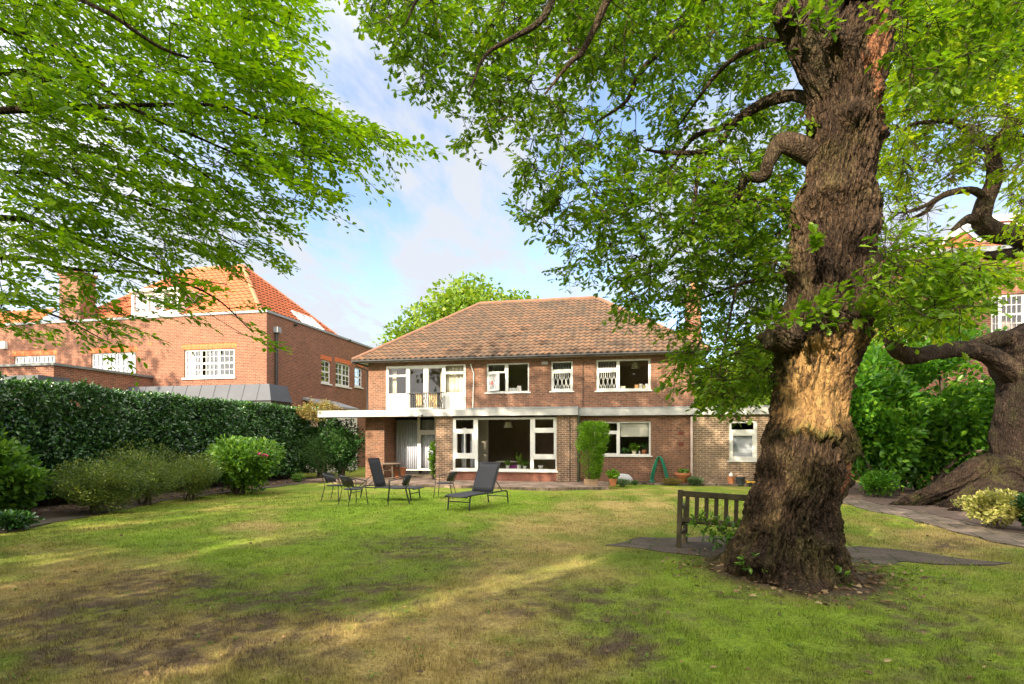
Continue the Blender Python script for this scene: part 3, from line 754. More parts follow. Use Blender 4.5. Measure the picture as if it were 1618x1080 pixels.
# a cream wall return inside the bay, behind the left of the big pane
a = rect(YB+1.6, 752, 662, 771, 742); mb = MB(); mb.box(a[0], a[1], YB+1.6, YB+1.75, .09, 2.6); mb.build('room_partition', M['interior'], house)

# ---- things in and on the house
def drape(name, x0, x1, y, z0, z1, mat, label, folds=9, amp=.035, cat='curtain', group=None):
    n = folds*10; mb = MB(); vs = []
    for j, z in enumerate((z0, (z0+z1)/2, z1)):
        for k in range(n+1):
            t = k/n; vs.append((x0+(x1-x0)*t, y+amp*math.sin(t*folds*2*math.pi+.6*math.sin(9*t))*(1-.25*j/2)+.008*math.sin(31*t), z))
    N1 = n+1; fs = [(j*N1+k, j*N1+k+1, (j+1)*N1+k+1, (j+1)*N1+k) for j in range(2) for k in range(n)]
    mb.add(vs, fs); o = mb.build(name, mat, smooth=True)
    s = o.modifiers.new('solid', 'SOLIDIFY'); s.thickness = .006
    return tag(o, label, cat, group)
drape('curtain', ce[0][0]+.05, ce[0][1]-.02, YR+.22, .22, 2.6, M['curtain'], 'pale net curtain filling the wide pane under the canopy', 13)
drape('curtain', ce[2][0]-.05, ce[2][1]+.03, YR+.24, .22, 2.6, M['curtain'], 'pale net curtain behind the glazed patio door', 6)
drape('curtain', cA[1][0]+.05, cA[1][0]+.27, YU+.25, 3.0, 4.9, M['cream'], 'cream curtain drawn back at the left end of the balcony window', 3)
drape('curtain', cA[3][1]-.16, cA[3][1]-.02, YU+.25, 3.0, 4.9, M['cream'], 'narrow cream curtain behind the right balcony door', 2)
drape('curtain', cA[5][0]-.02, cA[5][1]+.02, YU+.22, 3.0, 4.9, M['cream'], 'cream curtain covering the right pane beside the balcony doors', 5, .02)
for k, f in enumerate((.12, .62)):
    c = cBay[1]; x = c[0]+(c[1]-c[0])*f
    drape('curtain', x, x+.2, YB+.5+.12*k, .5, 2.2, M['curtain'], ('white curtain hanging behind the left of the two sashes in the bay', 'white curtain hanging behind the right of the two sashes in the bay')[k], 2)
# pendant lamp
p = on_y(803, 671, YB+1.4); mb = MB(); mb.lathe([(.12, .12), (.2, -.12), (.19, -.12), (.11, .12)], p, 20); L_ = mb.build('pendant_lamp', M['cream']); tag(L_, 'cream drum lampshade hanging behind the wide bay window', 'lamp')
mb = MB(); mb.tube([p+[0, 0, .1], (p[0], p[1], 2.62)], .006, 5); mb.build('cord', M['black_metal'], L_)
p = on_y(1004, 577, YU+1.0); mb = MB(); mb.lathe([(.1, .12), (.18, -.12), (.17, -.12), (.09, .12)], p, 20); L_ = mb.build('pendant_lamp', M['cream']); tag(L_, 'pale lampshade hanging in the top right bedroom window', 'lamp')
mb = MB(); mb.tube([p+[0, 0, .1], (p[0], p[1], 4.99)], .006, 5); mb.build('cord', M['black_metal'], L_)
# dining table seen in the bay
p = on_y(803, 727, YB+1.5); t = empty('dining_table', 'round pale dining table inside the room behind the wide bay window', 'table', (p[0], p[1], .08))
mb = MB(); mb.lathe([(.5, 0), (.52, .015), (.5, .03)], (0, 0, .7), 32); mb.build('table_top', M['white_wood'], t, False); mb = MB(); mb.lathe([(.25, 0), (.05, .06), (.04, .7)], (0, 0, .0), 16); mb.build('pedestal', M['black_metal'], t, False)
# cabinets seen through the balcony doors
for k, (l, r_) in enumerate(((657, 668), (678, 691))):
    a = rect(YU+.9, l, 624, r_, 643); mb = MB(); mb.box(a[0], a[1], YU+.9, YU+1.3, 2.97, a[3]); mb.box(a[0]-.03, a[1]+.03, YU+.87, YU+1.33, a[3]+.001, a[3]+.03)
    tag(mb.build('wooden_cabinet', simple('yellow_pine', (.5, .36, .14), .6, .15, 4)), ('pale wooden cabinet behind the left balcony door', 'pale wooden cabinet behind the right balcony door')[k], 'cabinet')
# books and a box on window ledges
for k, (l, r_, h, c, lab) in enumerate(((1003, 1009, 6, (.55, .3, .12), 'orange book standing on the ledge of the top right window'), (1010, 1015, 7, (.7, .68, .6), 'white book on the ledge of the top right window'), (1016, 1019, 5.5, (.6, .5, .2), 'mustard book beside the white one in the top right window'), (1019.5, 1024, 7, (.75, .75, .78), 'pale grey book at the right end of the top right window ledge'), (980, 988, 4, (.6, .58, .5), 'low cream box at the left of the top right window ledge'))):
    a = rect(YU+.16, l, 613.5-h, r_, 613.5); mb = MB(); mb.box(a[0], a[1], YU+.14, YU+.28, cD[2][2]+.002, cD[2][2]+h/38.); tag(mb.build('book' if k < 4 else 'box', simple('book_cover', c, .7)), lab, 'book' if k < 4 else 'box')
mb = MB(); mb.box(cD[2][0]-.05, cD[2][1]+.05, YU+.121, YU+.32, cD[2][2]-.03, cD[2][2]); mb.build('window_ledge', M['white'], house)
mb = MB(); mb.box(cE[0][0], cE[2][1]+.05, YG+.121, YG+.36, cE[2][2]-.03, cE[2][2]); mb.build('window_ledge', M['white'], house)
mb = MB(); mb.box(hb[0], hb[1], YB+.111, YB+.42, cBay[3][2]-.03, cBay[3][2]); mb.build('window_ledge', M['white'], house)
a = rect(YU+.2, 803, 612.5, 824, 617.5); mb = MB(); mb.box(a[0], a[1], YU+.15, YU+.34, a[2], a[3]); mb.box(a[1]-.18, a[1]-.02, YU+.16, YU+.32, a[3]+.001, a[3]+.08)
tag(mb.build('white_towel_stack', M['white']), 'white folded things on the ledge of the middle bedroom window', 'linen')
# security lights on the fascias
def sec_light(px, py, Y, lab):
    p = on_y(px, py, Y-.001); e = empty('security_light', lab, 'light', p); mb = MB(); mb.box(-.04, .04, -.04, -.001, -.05, .03); mb.build('bracket', M['white'], e, False)
    mb = MB(); mb.tube([(0, -.05, .0), (-.02, -.14, -.06)], [.035, .06], 10); mb.build('lamp_head', M['white'], e, False); mb = MB(); mb.tube([(.05, -.04, -.04), (.06, -.11, -.07)], [.025, .03], 8); mb.build('sensor', M['dark_trim'], e, False)
sec_light(666, 654, YFL, 'small white security light on the fascia below the balcony')
sec_light(1177, 651, YFR, 'white twin security light on the fascia above the small extension window')
# patio
sheet('patio', [(xp0-1.7, 20.75), tuple(gnd(640, 764.5, .09)[:2]), tuple(gnd(700, 766, .09)[:2]), tuple(gnd(860, 770.5, .09)[:2]), tuple(gnd(962, 769, .09)[:2]), (on_y(962, 0, YG)[0], YG-.01), (XB1+.07, YG-.01), (XB1+.07, YB-.01), (XB0-.01, YB-.01), (XB0-.01, YR-.26), (xp1+.01, YR-.26), (xp1+.01, YU-.29), (xp0-1.7, YU-.29)], .09, M['patio'], thick=.12)
mb = MB(); xk = on_y(960, 0, YG-.5)[0]; mb.box(xk, xE, YG-.55, YG-.47, 0, .09); tag(mb.build('stone_edging', M['paving']), kind='structure')
sheet('wall_soil_strip', [(xk, YG-.469), (xE, YG-.469), (xE, YG-.01), (xk, YG-.01)], .05, M['soil'])

# ================================================================== NEIGHBOURING HOUSE ON THE LEFT
NX, NY = -16.9, 24.05
nb = empty('brick_house', 'long orange brick house with white sash windows and bright pantile roof beyond the hedge', 'house', (NX-8, NY+6, 0))
PZ = on_y(421, 493, NY)[2]
def sash(parent, tf, x0, x1, z0, z1, units, cols, rows, name='window', arch=None, y0=0.0):
    """Sash windows side by side, each with glazing bars; tf maps (x along, y into the wall, z)."""
    W = x1-x0; fw = .07; mb = MB(); holes = []; panes = []
    tot = sum(units); x = x0
    for i, u in enumerate(units):
        a = x + fw*(1 if i == 0 else .7); x += W*u/tot; b = x - fw*(1 if i == len(units)-1 else .7)
        zm = (z0+z1)/2
        for zz0, zz1 in ((z0+.1, zm-.03), (zm+.03, z1-.07)):
            panes.append((a, b, zz0, zz1))
            nc, nr = cols[i], rows; bw = .024
            for p in range(nc):
                for q in range(nr):
                    holes.append((a+(b-a)*p/nc+bw/2, a+(b-a)*(p+1)/nc-bw/2, zz0+(zz1-zz0)*q/nr+bw/2, zz0+(zz1-zz0)*(q+1)/nr-bw/2))
    mb.panel(x0, x1, z0, z1, holes, y0+.02, y0+.044, tf); fr = mb.build(name, M['white'], parent)
    for a, b, c, d in panes:
        g = MB(); g.panel(a, b, c, d, [], y0+.046, y0+.05, tf); g.build('pane', M['glass'], fr)
    s = MB(); s.panel(x0-.08, x1+.08, z0-.08, z0-.001, [], -.07, y0+.02, tf); s.build('sill', M['white'], fr)
    return fr
tfF = lambda x, y, z: (x, NY+y, z)
tfS = lambda x, y, z: (NX-y, x, z)              # side wall faces +x
fw = [(291, 551, 370.5, 597), (144, 557.5, 214, 602), (22, 562, 87, 606)]
wz0, wz1 = on_y(330, 596, NY)[2], on_y(330, 551, NY)[2]
hF_ = [(on_y(l, 0, NY)[0], on_y(r, 0, NY)[0], wz0, wz1) for l, t, r, b in fw]
XN0 = -46.0
sw = [(508, 567, 522.5, 604), (530.5, 571, 553.5, 608), (560.5, 579, 572.5, 610)]
hS_ = []
for l, t, r, b in sw:
    p, q = on_x(l, t, NX), on_x(r, t, NX); hS_.append((p[1], q[1], on_x(l, b, NX)[2], p[2]))
mb = MB(); mb.panel(XN0, NX, 0, PZ, hF_, NY, NY+.25); mb.build('wall', M['brick_nb'], nb)
mb = MB(); mb.panel(NY+.251, NY+15, 0, PZ, hS_, 0, .25, tfS); mb.build('wall', M['brick_nb'], nb)
for (l, r, a, b) in hF_:
    fr = sash(nb, tfF, l, r, a, b, (1, 1.12, 1), (3, 4, 3), 2, y0=.05)
    m2 = MB(); m2.panel(l-.12, r+.12, b+.001, b+.26, [], -.006, .02, tfF); m2.build('brick_arch', M['brick_arch'], nb)
for i, (l, r, a, b) in enumerate(hS_):
    fr = sash(nb, tfS, l, r, a, b, (1, 1) if i == 1 else (1,), (2, 2) if i == 1 else (2,), 2, y0=.05)
    m2 = MB(); m2.panel(l-.1, r+.1, b+.001, b+.26, [], -.006, .02, tfS); m2.build('brick_arch', M['brick_arch'], nb)
# rooms: dark boxes behind the windows
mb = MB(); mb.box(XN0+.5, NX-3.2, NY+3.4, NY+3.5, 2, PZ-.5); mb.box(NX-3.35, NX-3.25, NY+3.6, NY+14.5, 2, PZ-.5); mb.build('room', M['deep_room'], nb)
for (l, r, a, b), wh in zip(hF_, ('nearest the corner of', 'in the middle of', 'farthest from the corner of')):
    m2 = MB()
    for f in (.02, .9): m2.box(l+(r-l)*f, l+(r-l)*(f+.08), NY+.3, NY+.34, a, b)
    tag(m2.build('curtain', M['cream']), f'cream curtain pair in the long white window {wh} the orange house', 'curtain')
mb = MB(); mb.box(XN0, NX+.06, NY-.06, NY+.3, PZ+.001, PZ+.11); mb.box(NX-.3, NX+.06, NY+.301, NY+15, PZ+.001, PZ+.11); mb.build('coping', M['grey_lead'], nb)
# roof behind the parapet
bx, by, bz = NX-.35, NY+.35, PZ-.35; apx = np.array([NX-5.1, NY+5.05, on_y(388, 420, NY+5.05)[2]])
left = np.array([on_y(302, 425, apx[1])[0], apx[1], apx[2]]); blx = left[0]-4.8
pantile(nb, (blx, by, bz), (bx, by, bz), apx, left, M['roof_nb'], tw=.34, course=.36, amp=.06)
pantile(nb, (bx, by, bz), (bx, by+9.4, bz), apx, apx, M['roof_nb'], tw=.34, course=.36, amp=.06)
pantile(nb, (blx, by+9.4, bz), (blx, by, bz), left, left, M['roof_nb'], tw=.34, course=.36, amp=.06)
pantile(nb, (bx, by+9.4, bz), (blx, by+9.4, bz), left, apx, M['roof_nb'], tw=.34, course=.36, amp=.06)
M['ridge_nb'] = simple('orange_ridge_tile', (.42, .15, .075), .85, .2, 3)
for p, q in (((bx, by, bz), apx), (apx, left), ((bx, by+9.4, bz), apx), ((blx, by, bz), left)): ridge_line(nb, p, q, M['ridge_nb'], .13)
zl_ = on_y(60, 489, NY+2.4)[2]; xl_ = on_y(92, 0, NY+2.4)[0]
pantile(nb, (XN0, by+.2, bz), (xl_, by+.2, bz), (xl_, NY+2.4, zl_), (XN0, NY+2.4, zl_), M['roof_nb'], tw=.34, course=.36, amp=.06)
# skylight on the right slope
dn = unit(np.array([apx[0]-bx, 0, apx[2]-bz])); nr = np.array([-dn[2], 0, dn[0]]); nr = nr if nr[2] > 0 else -nr; ey = np.array([0, 1.0, 0])
o_ = np.array([bx, by, bz]) + ey*4.6 + dn*.75 + nr*.06
def slab(mb, o, e1, e2, nn, a, b, h): 
    vs = [o, o+e1*a, o+e1*a+e2*b, o+e2*b]; mb.add(vs+[v+nn*h for v in vs], [(0, 3, 2, 1), (4, 5, 6, 7), (0, 1, 5, 4), (1, 2, 6, 5), (2, 3, 7, 6), (3, 0, 4, 7)])
mb = MB()
for k in range(4): slab(mb, o_+ey*.66*k, ey, dn, nr, .1, 1.5, .12)
slab(mb, o_+ey*.1, ey, dn, nr, 1.88, .08, .11); slab(mb, o_+ey*.1+dn*1.42, ey, dn, nr, 1.88, .08, .11)
sk = mb.build('skylight', M['white'], nb); mb = MB(); slab(mb, o_+ey*.05, ey, dn, nr, 2.0, 1.5, .06); mb.build('pane', simple('skylight_glass', (.5, .55, .6), .08, .05), sk)
# white dormer on the front slope
q = on_y(250, 500, NY+1.2); mb = MB(); dw, dh = 2.9, 1.25
tfD = lambda x, y, z: (q[0]+x, NY+1.0+y, q[2]+z)
hd = [(-dw/2+.15+.9*i, -dw/2+.15+.9*i+.8, .25, dh-.15) for i in range(3)]
mb.panel(-dw/2, dw/2, 0, dh, hd, 0, .12, tfD); mb.panel(-dw/2-.15, dw/2+.15, dh+.001, dh+.14, [], -.2, 3, tfD); dm = mb.build('dormer', M['white'], nb)
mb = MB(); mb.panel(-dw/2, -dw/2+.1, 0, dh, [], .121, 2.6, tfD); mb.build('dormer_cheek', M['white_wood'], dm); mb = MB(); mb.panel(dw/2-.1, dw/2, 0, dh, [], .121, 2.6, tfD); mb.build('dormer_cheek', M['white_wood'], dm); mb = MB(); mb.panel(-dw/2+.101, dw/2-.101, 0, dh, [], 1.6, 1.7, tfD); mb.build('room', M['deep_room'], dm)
mb = MB()
for h in hd: mb.panel(*h, [], .05, .06, tfD)
mb.build('pane', M['glass'], dm)
# chimney
c0, c1 = on_y(93.5, 435, NY+.3), on_y(126, 435, NY+.3); mb = MB(); mb.box(c0[0], c1[0], NY+.31, NY+1.2, PZ-.5, c0[2]); mb.box(c0[0]-.07, c1[0]+.07, NY+.25, NY+1.27, c0[2]+.001, c0[2]+.16); mb.build('chimney', M['brick_nb'], nb)
# rainwater pipe and hopper near the corner
pd = on_x(434.5, 525, NX); mb = MB(); y = pd[1]; mb.tube([(NX+.08, y, pd[2]), (NX+.08, y, .5)], .075, 10); mb.build('downpipe', M['dark_trim'], nb, smooth=True)
mb = MB(); mb.box(NX+.01, NX+.25, y-.15, y+.15, pd[2]-.02, pd[2]+.25); mb.build('hopper', M['grey_lead'], nb)
# lead-roofed single storey wing in front and a flat-roofed brick wing further left
zt, zb = on_y(291, 598, NY-1)[2], on_y(427, 632, 21.6)[2]
def lead_wing(parent, xa, xb, y0, y1, zb, zt, run, nm='lead_roof'):
    mb = MB(); mb.add([(xa, y0, zb), (xb, y0, zb), (xb-run, y0+run, zt), (xa, y0+run, zt), (xa, y1, zt), (xb-run, y1, zt), (xb, y1, zb)], [(0, 1, 2, 3), (3, 2, 5, 4), (1, 6, 5, 2)])
    n = int((xb-xa)/.75)
    for k in range(1, n):
        x = xa+(xb-xa)*k/n
        if x < xb-run: mb.beam((x, y0, zb+.012), (x, y0+run, zt+.012), .03, .03)
    o = mb.build(nm, M['zinc'], parent); mb = MB(); mb.box(xa, xb-.05, y0+.08, y1, 0, zb-.001); mb.build('wing_wall', M['dark_trim'], parent); return o
xw = on_y(428, 0, 22.4)[0]; zb = on_y(428, 632, 22.4)[2]; zt = on_y(424, 606, 22.68)[2]
lead_wing(nb, on_y(118, 0, 22.4)[0], xw, 22.4, NY-.01, zb, zt, .28)
xq = on_y(240, 0, NY)[0]; zq = on_y(240, 597, NY)[2]; yq = on_x(85, 581, xq)[1]
mb = MB(); mb.box(XN0+8, xq, yq, NY-.012, 0, zq); mb.build('wing_wall', M['brick_nb'], nb)
mb = MB(); mb.box(XN0+7.9, xq+.1, yq-.1, NY-.013, zq+.001, zq+.1); mb.build('coping', M['felt'], nb)
p = on_y(60, 592, yq-1.4); mb = MB(); mb.box(XN0+8, p[0], yq-1.4, yq-.11, p[2]-1.2, p[2]); mb.build('lead_roof', M['zinc'], nb)
# small low lean-to behind the right end of the hedge, seen over it
p = on_x(478, 627, NX+.0); q2 = on_x(530, 632, NX); mb = MB(); mb.add([(NX+.01, p[1], p[2]), (NX+.01, q2[1], p[2]), (NX+1.5, q2[1], p[2]-.45), (NX+1.5, p[1], p[2]-.45), (NX+.01, p[1], p[2]-.12), (NX+.01, q2[1], p[2]-.12), (NX+1.5, q2[1], p[2]-.57), (NX+1.5, p[1], p[2]-.57)], [(0, 3, 2, 1), (4, 5, 6, 7), (0, 1, 5, 4), (1, 2, 6, 5), (2, 3, 7, 6), (3, 0, 4, 7)]); mb.build('lean_to_roof', M['grey_lead'], nb)
mb = MB(); mb.box(NX+.02, NX+1.4, p[1]+.05, q2[1]-.05, 0, p[2]-.58); mb.build('lean_to_wall', M['white_wood'], nb)
# a white box on the wall, an air brick
mb = MB(); a = rect(NY, 4.5, 540, 12, 551); mb.box(a[0], a[1], NY-.15, NY-.001, a[2], a[3]); mb.build('alarm_box', M['white'], nb)
for px, py in ((238, 543), (403, 536.5)): a = rect(NY, px-2.5, py-2, px+2.5, py+2); mb = MB(); mb.box(a[0], a[1], NY-.01, NY+.02, a[2], a[3]); mb.build('air_brick', M['brick_arch'], nb)
# bird-like dark pipes stubs on the side wall
for px, py in ((465, 513), (550, 537)): p = on_x(px, py, NX); mb = MB(); mb.tube([p, p+[.18, 0, 0]], .06, 8); mb.build('overflow_pipe', M['dark_trim'], nb)

# ================================================================== NEIGHBOURING HOUSE ON THE RIGHT
RYF = 26.0
rb = empty('brick_house', 'tall brick house with a large white sash window half hidden by the right-hand tree', 'house', (16, RYF+4, 0))
XR0, XR1 = on_y(1376, 0, RYF)[0], 22.0
ez = on_y(1590, 392, RYF)[2]
ow = (1566, 464, 1634, 527); hw = rect(RYF, *ow)
ow2 = (1400, 487, 1492, 545); hw2 = rect(RYF, *ow2)
mb = MB(); mb.panel(XR0, XR1, 0, ez, [hw, hw2], RYF, RYF+.25); mb.box(XR0, XR0+.25, RYF+.251, RYF+9, 0, ez); mb.build('wall', M['brick_nb'], rb)
tfR = lambda x, y, z: (x, RYF+y, z)
for h in (hw, hw2): sash(rb, tfR, *h, (.42, 1, .42), (2, 4, 2), 2, y0=.04)
mb = MB(); mb.box(XR0+.4, XR1, RYF+1.4, RYF+1.5, 2, ez-.1); mb.build('room', M['dark_room'], rb)
mb = MB(); mb.box(XR0-.1, XR1+.2, RYF-.12, RYF-.001, ez-.1, ez+.1); mb.build('coping', M['grey_lead'], rb)
xm0 = on_y(1528, 0, RYF)[0]; zc_ = on_y(1590, 352, RYF+1.9)[2]
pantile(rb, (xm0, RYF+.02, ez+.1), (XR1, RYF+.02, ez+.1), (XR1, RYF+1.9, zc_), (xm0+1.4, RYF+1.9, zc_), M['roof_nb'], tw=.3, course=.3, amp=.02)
mb = MB(); mb.add([(xm0, RYF+.02, ez+.1), (xm0+1.4, RYF+1.9, zc_), (xm0+1.4, RYF+7, zc_), (xm0, RYF+9, ez+.1)], [(0, 1, 2, 3)]); mb.build('roof', M['roof_nb'], rb)
mb = MB(); mb.box(xm0+1.2, XR1, RYF+1.6, RYF+7, zc_+.001, zc_+.28); mb.build('cornice', M['white'], rb)
# a sloping roof light beside the cornice
o_ = np.array([xm0+.55, RYF+.02, ez+.1])+unit(np.array([0, 1.88, zc_-ez-.1]))*.35; dn2 = unit(np.array([0, 1.88, zc_-ez-.1])); nr2 = np.array([0, -dn2[2], dn2[1]]); ex_ = np.array([1.0, 0, 0]); mb = MB(); Ls_ = math.hypot(1.88, zc_-ez-.1)-.7
for k in range(4): slab(mb, o_+ex_*.7*k+nr2*.05, ex_, dn2, nr2, .07, Ls_, .1)
slab(mb, o_+nr2*.05, ex_, dn2, nr2, 2.17, .08, .09); slab(mb, o_+nr2*.05+dn2*(Ls_-.08), ex_, dn2, nr2, 2.17, .08, .09); sk2 = mb.build('roof_light', M['white'], rb)
mb = MB(); slab(mb, o_+nr2*.04, ex_, dn2, nr2, 2.15, Ls_, .05); mb.build('pane', simple('roof_light_glass', (.16, .19, .23), .08, .1), sk2)

# ================================================================== PLANTS: leaves built one by one
def half_leaf(o):                                # outline points (along, out) -> folded leaf of two faces
    n = len(o); V = [(x, 0.0, 0.0) for x, _ in (o[0], o[-1])]
    V = [(o[0][0], 0, 0), (o[-1][0], 0, -.06)]
    a = [(x, y, y*.35-.06*x*x) for x, y in o[1:-1]]; b = [(x, -y, y*.35-.06*x*x) for x, y in o[1:-1]]
    k = len(a); V += a+b
    return np.array(V), [[0, 1]+[2+i for i in range(k)][::-1], [1, 0]+[2+k+i for i in range(k)]]
OAK = half_leaf([(0, 0), (.14, .09), (.24, .07), (.36, .22), (.46, .13), (.58, .3), (.68, .17), (.82, .25), (.9, .1), (1, 0)])
OVAL = half_leaf([(0, 0), (.2, .19), (.5, .27), (.8, .16), (1, 0)])
LANCE = half_leaf([(0, 0), (.25, .12), (.6, .13), (1, 0)])
DIAM = (np.array([(0, 0, 0), (.45, .3, .08), (1, 0, -.05), (.45, -.3, .08)]), [[0, 3, 2, 1]])
FAR = (np.array([(0, -.2, 0), (.3, -.45, .1), (.9, -.25, .0), (1., .2, -.1), (.5, .45, .1), (.05, .25, .05)]), [[0, 1, 2, 3, 4, 5]])
def leaf_obj(name, P, D, N, S, tpl, mat, parent=None, world=True):
    T, Fs = tpl; P = np.asarray(P, float); n = len(P); k = len(T)
    D = unit(D); N = unit(N - D*np.sum(N*D, 1, keepdims=True)); B = np.cross(N, D)
    V = P[:, None] + S[:, None, None]*(T[None, :, 0:1]*D[:, None]+T[None, :, 1:2]*B[:, None]+T[None, :, 2:3]*N[:, None])
    ff = np.concatenate([np.array(f) for f in Fs]); sz = np.array([len(f) for f in Fs])
    F = (np.arange(n)[:, None]*k + ff[None]).ravel()
    me = np_mesh(name, V.reshape(-1, 3), F, np.tile(sz, n))
    return link(name, me, mat, parent, world)
SUN_GAPS = []                                    # (point, radius): where the photograph shows the sun getting through a crown
def sun_keep(P):
    k = np.ones(len(P), bool)
    for c, r in SUN_GAPS:
        v = P-np.asarray(c)[None]; t = v@SUN_DIR; q = v - t[:, None]*SUN_DIR[None]
        k &= ~((np.linalg.norm(q, axis=1) < r) & (t > 0.6))
    return k
def rand_unit(n): return unit(rng.normal(size=(n, 3)))
def bush(name, label, base, rx, ry, h, n, size, tpl, mat, cat='shrub', up=.5, lump=.35, group=None, z0=.08, stems=7, droop=.0, lean=(0, 0), shape=1.0, lobes=9):
    """Foliage through a lumpy volume standing on stems."""
    base = np.asarray(base, float); e = empty(name, label, cat, base, 0, group)
    m = int(n*2.0); U = rand_unit(m); rad = rng.random(m)**.3
    nl = lobes; lc = rand_unit(nl)*(.35+.3*rng.random((nl, 1)))*min(1, lump*2); lr = .42+.3*rng.random(nl); lc[0] = 0; lr[0] = .78; li = rng.integers(nl, size=m)
    lum = 1+lump*(fbm(U*1.9+base[None]*3.1+li[:, None]*7.7, 5, 3)-.5)*1.6
    P = (lc[li] + U*(rad*lum*lr[li])[:, None])*np.array([rx, ry, h*.5]); P[:, 2] += h*.5
    f = np.clip(P[:, 2]/h, 0, 1.3); k = (1-shape)+shape*np.clip(.55+.75*f, .4, 1)
    P[:, 0] *= k; P[:, 1] *= k; P[:, 0] += lean[0]*f; P[:, 1] += lean[1]*f
    keep = (P[:, 2] > z0) & (fbm(P*(2.2/max(.5, min(rx, h)))+base[None], 8, 3) > .36); P = P[keep][:n]; m = len(P); U = U[keep][:n]
    D = unit(U*np.array([1, 1, .6]) + rand_unit(m)*.75 + np.array([0, 0, up*.6-droop])); N = unit(np.array([0, 0, 1.0])*up + U*.5 + rand_unit(m)*.55)
    leaf_obj('foliage', P, D, N, size*(.65+.7*rng.random(m)), tpl, M[mat], e, False)
    mb = MB()
    for i in range(stems):
        a = rng.random()*6.28; t = P[rng.integers(m)]*np.array([.8, .8, .85])
        s = np.array([.12*rx*math.cos(a), .12*ry*math.sin(a), -.03])
        mid = (s+t)/2+np.array([0, 0, .1*h])*rng.random()
        mb.tube(smooth_path([s, mid, t], 3), np.linspace(.018, .006, 7)*max(.7, h), 5)
    mb.build('stem', M['stem'], e, False)
    return e
M['lf_hedge'] = leaf_mat('hedge_leaf', [(.022, .062, .024), (.038, .105, .03), (.062, .16, .036), (.11, .24, .042)], .14, .24, clump=.2, spec=.7)
M['lf_azalea'] = leaf_mat('olive_leaf', [(.045, .085, .02), (.085, .135, .025), (.14, .19, .03), (.26, .28, .04)], .3, .55)
M['lf_rhodo'] = leaf_mat('fresh_green_leaf', [(.045, .12, .025), (.09, .2, .03), (.15, .29, .035), (.25, .36, .04)], .35, .38)
M['lf_nandina'] = leaf_mat('soft_green_leaf', [(.06, .15, .04), (.1, .22, .06), (.15, .28, .07)], .4, .5)
M['lf_dark'] = leaf_mat('dark_glossy_leaf', [(.015, .045, .015), (.03, .09, .02), (.06, .15, .03)], .15, .28)
M['lf_dry'] = leaf_mat('dry_brown_leaf', [(.2, .11, .05), (.3, .2, .07), (.22, .21, .05), (.12, .16, .04)], .3, .7)
M['lf_laurel'] = leaf_mat('laurel_leaf', [(.035, .11, .018), (.08, .23, .025), (.15, .34, .03), (.28, .46, .04)], .4, .32)
M['lf_mid'] = leaf_mat('mid_green_leaf', [(.03, .09, .025), (.06, .15, .03), (.11, .22, .035)], .3, .45)
M['lf_var'] = leaf_mat('variegated_leaf', [(.2, .24, .05), (.42, .4, .12), (.55, .5, .2)], .3, .45)
M['lf_conifer'] = leaf_mat('bright_conifer_leaf', [(.07, .17, .012), (.15, .3, .018), (.26, .43, .03)], .3, .55)
M['lf_lav'] = leaf_mat('grey_green_leaf', [(.1, .16, .08), (.15, .23, .11), (.2, .28, .14)], .25, .6)
M['lf_oak'] = leaf_mat('oak_leaf', [(.052, .112, .008), (.092, .185, .01), (.145, .255, .012), (.26, .33, .018)], .5, .42, (1.5, 1.55, .5))
M['lf_beech'] = leaf_mat('hornbeam_leaf', [(.085, .185, .007), (.145, .28, .009), (.215, .37, .011), (.33, .45, .015)], .55, .45, (1.5, 1.5, .4))
M['lf_far'] = leaf_mat('yellow_green_leaf', [(.06, .125, .012), (.11, .2, .015), (.18, .27, .018), (.27, .32, .025)], .4, .5)
M['lf_maple'] = leaf_mat('light_yellow_green_leaf', [(.12, .21, .008), (.2, .32, .01), (.3, .42, .013), (.48, .48, .025)], .55, .45, (1.6, 1.6, .4))
M['flower'] = simple('pink_petal', (.75, .04, .22), .6, .2, 20)

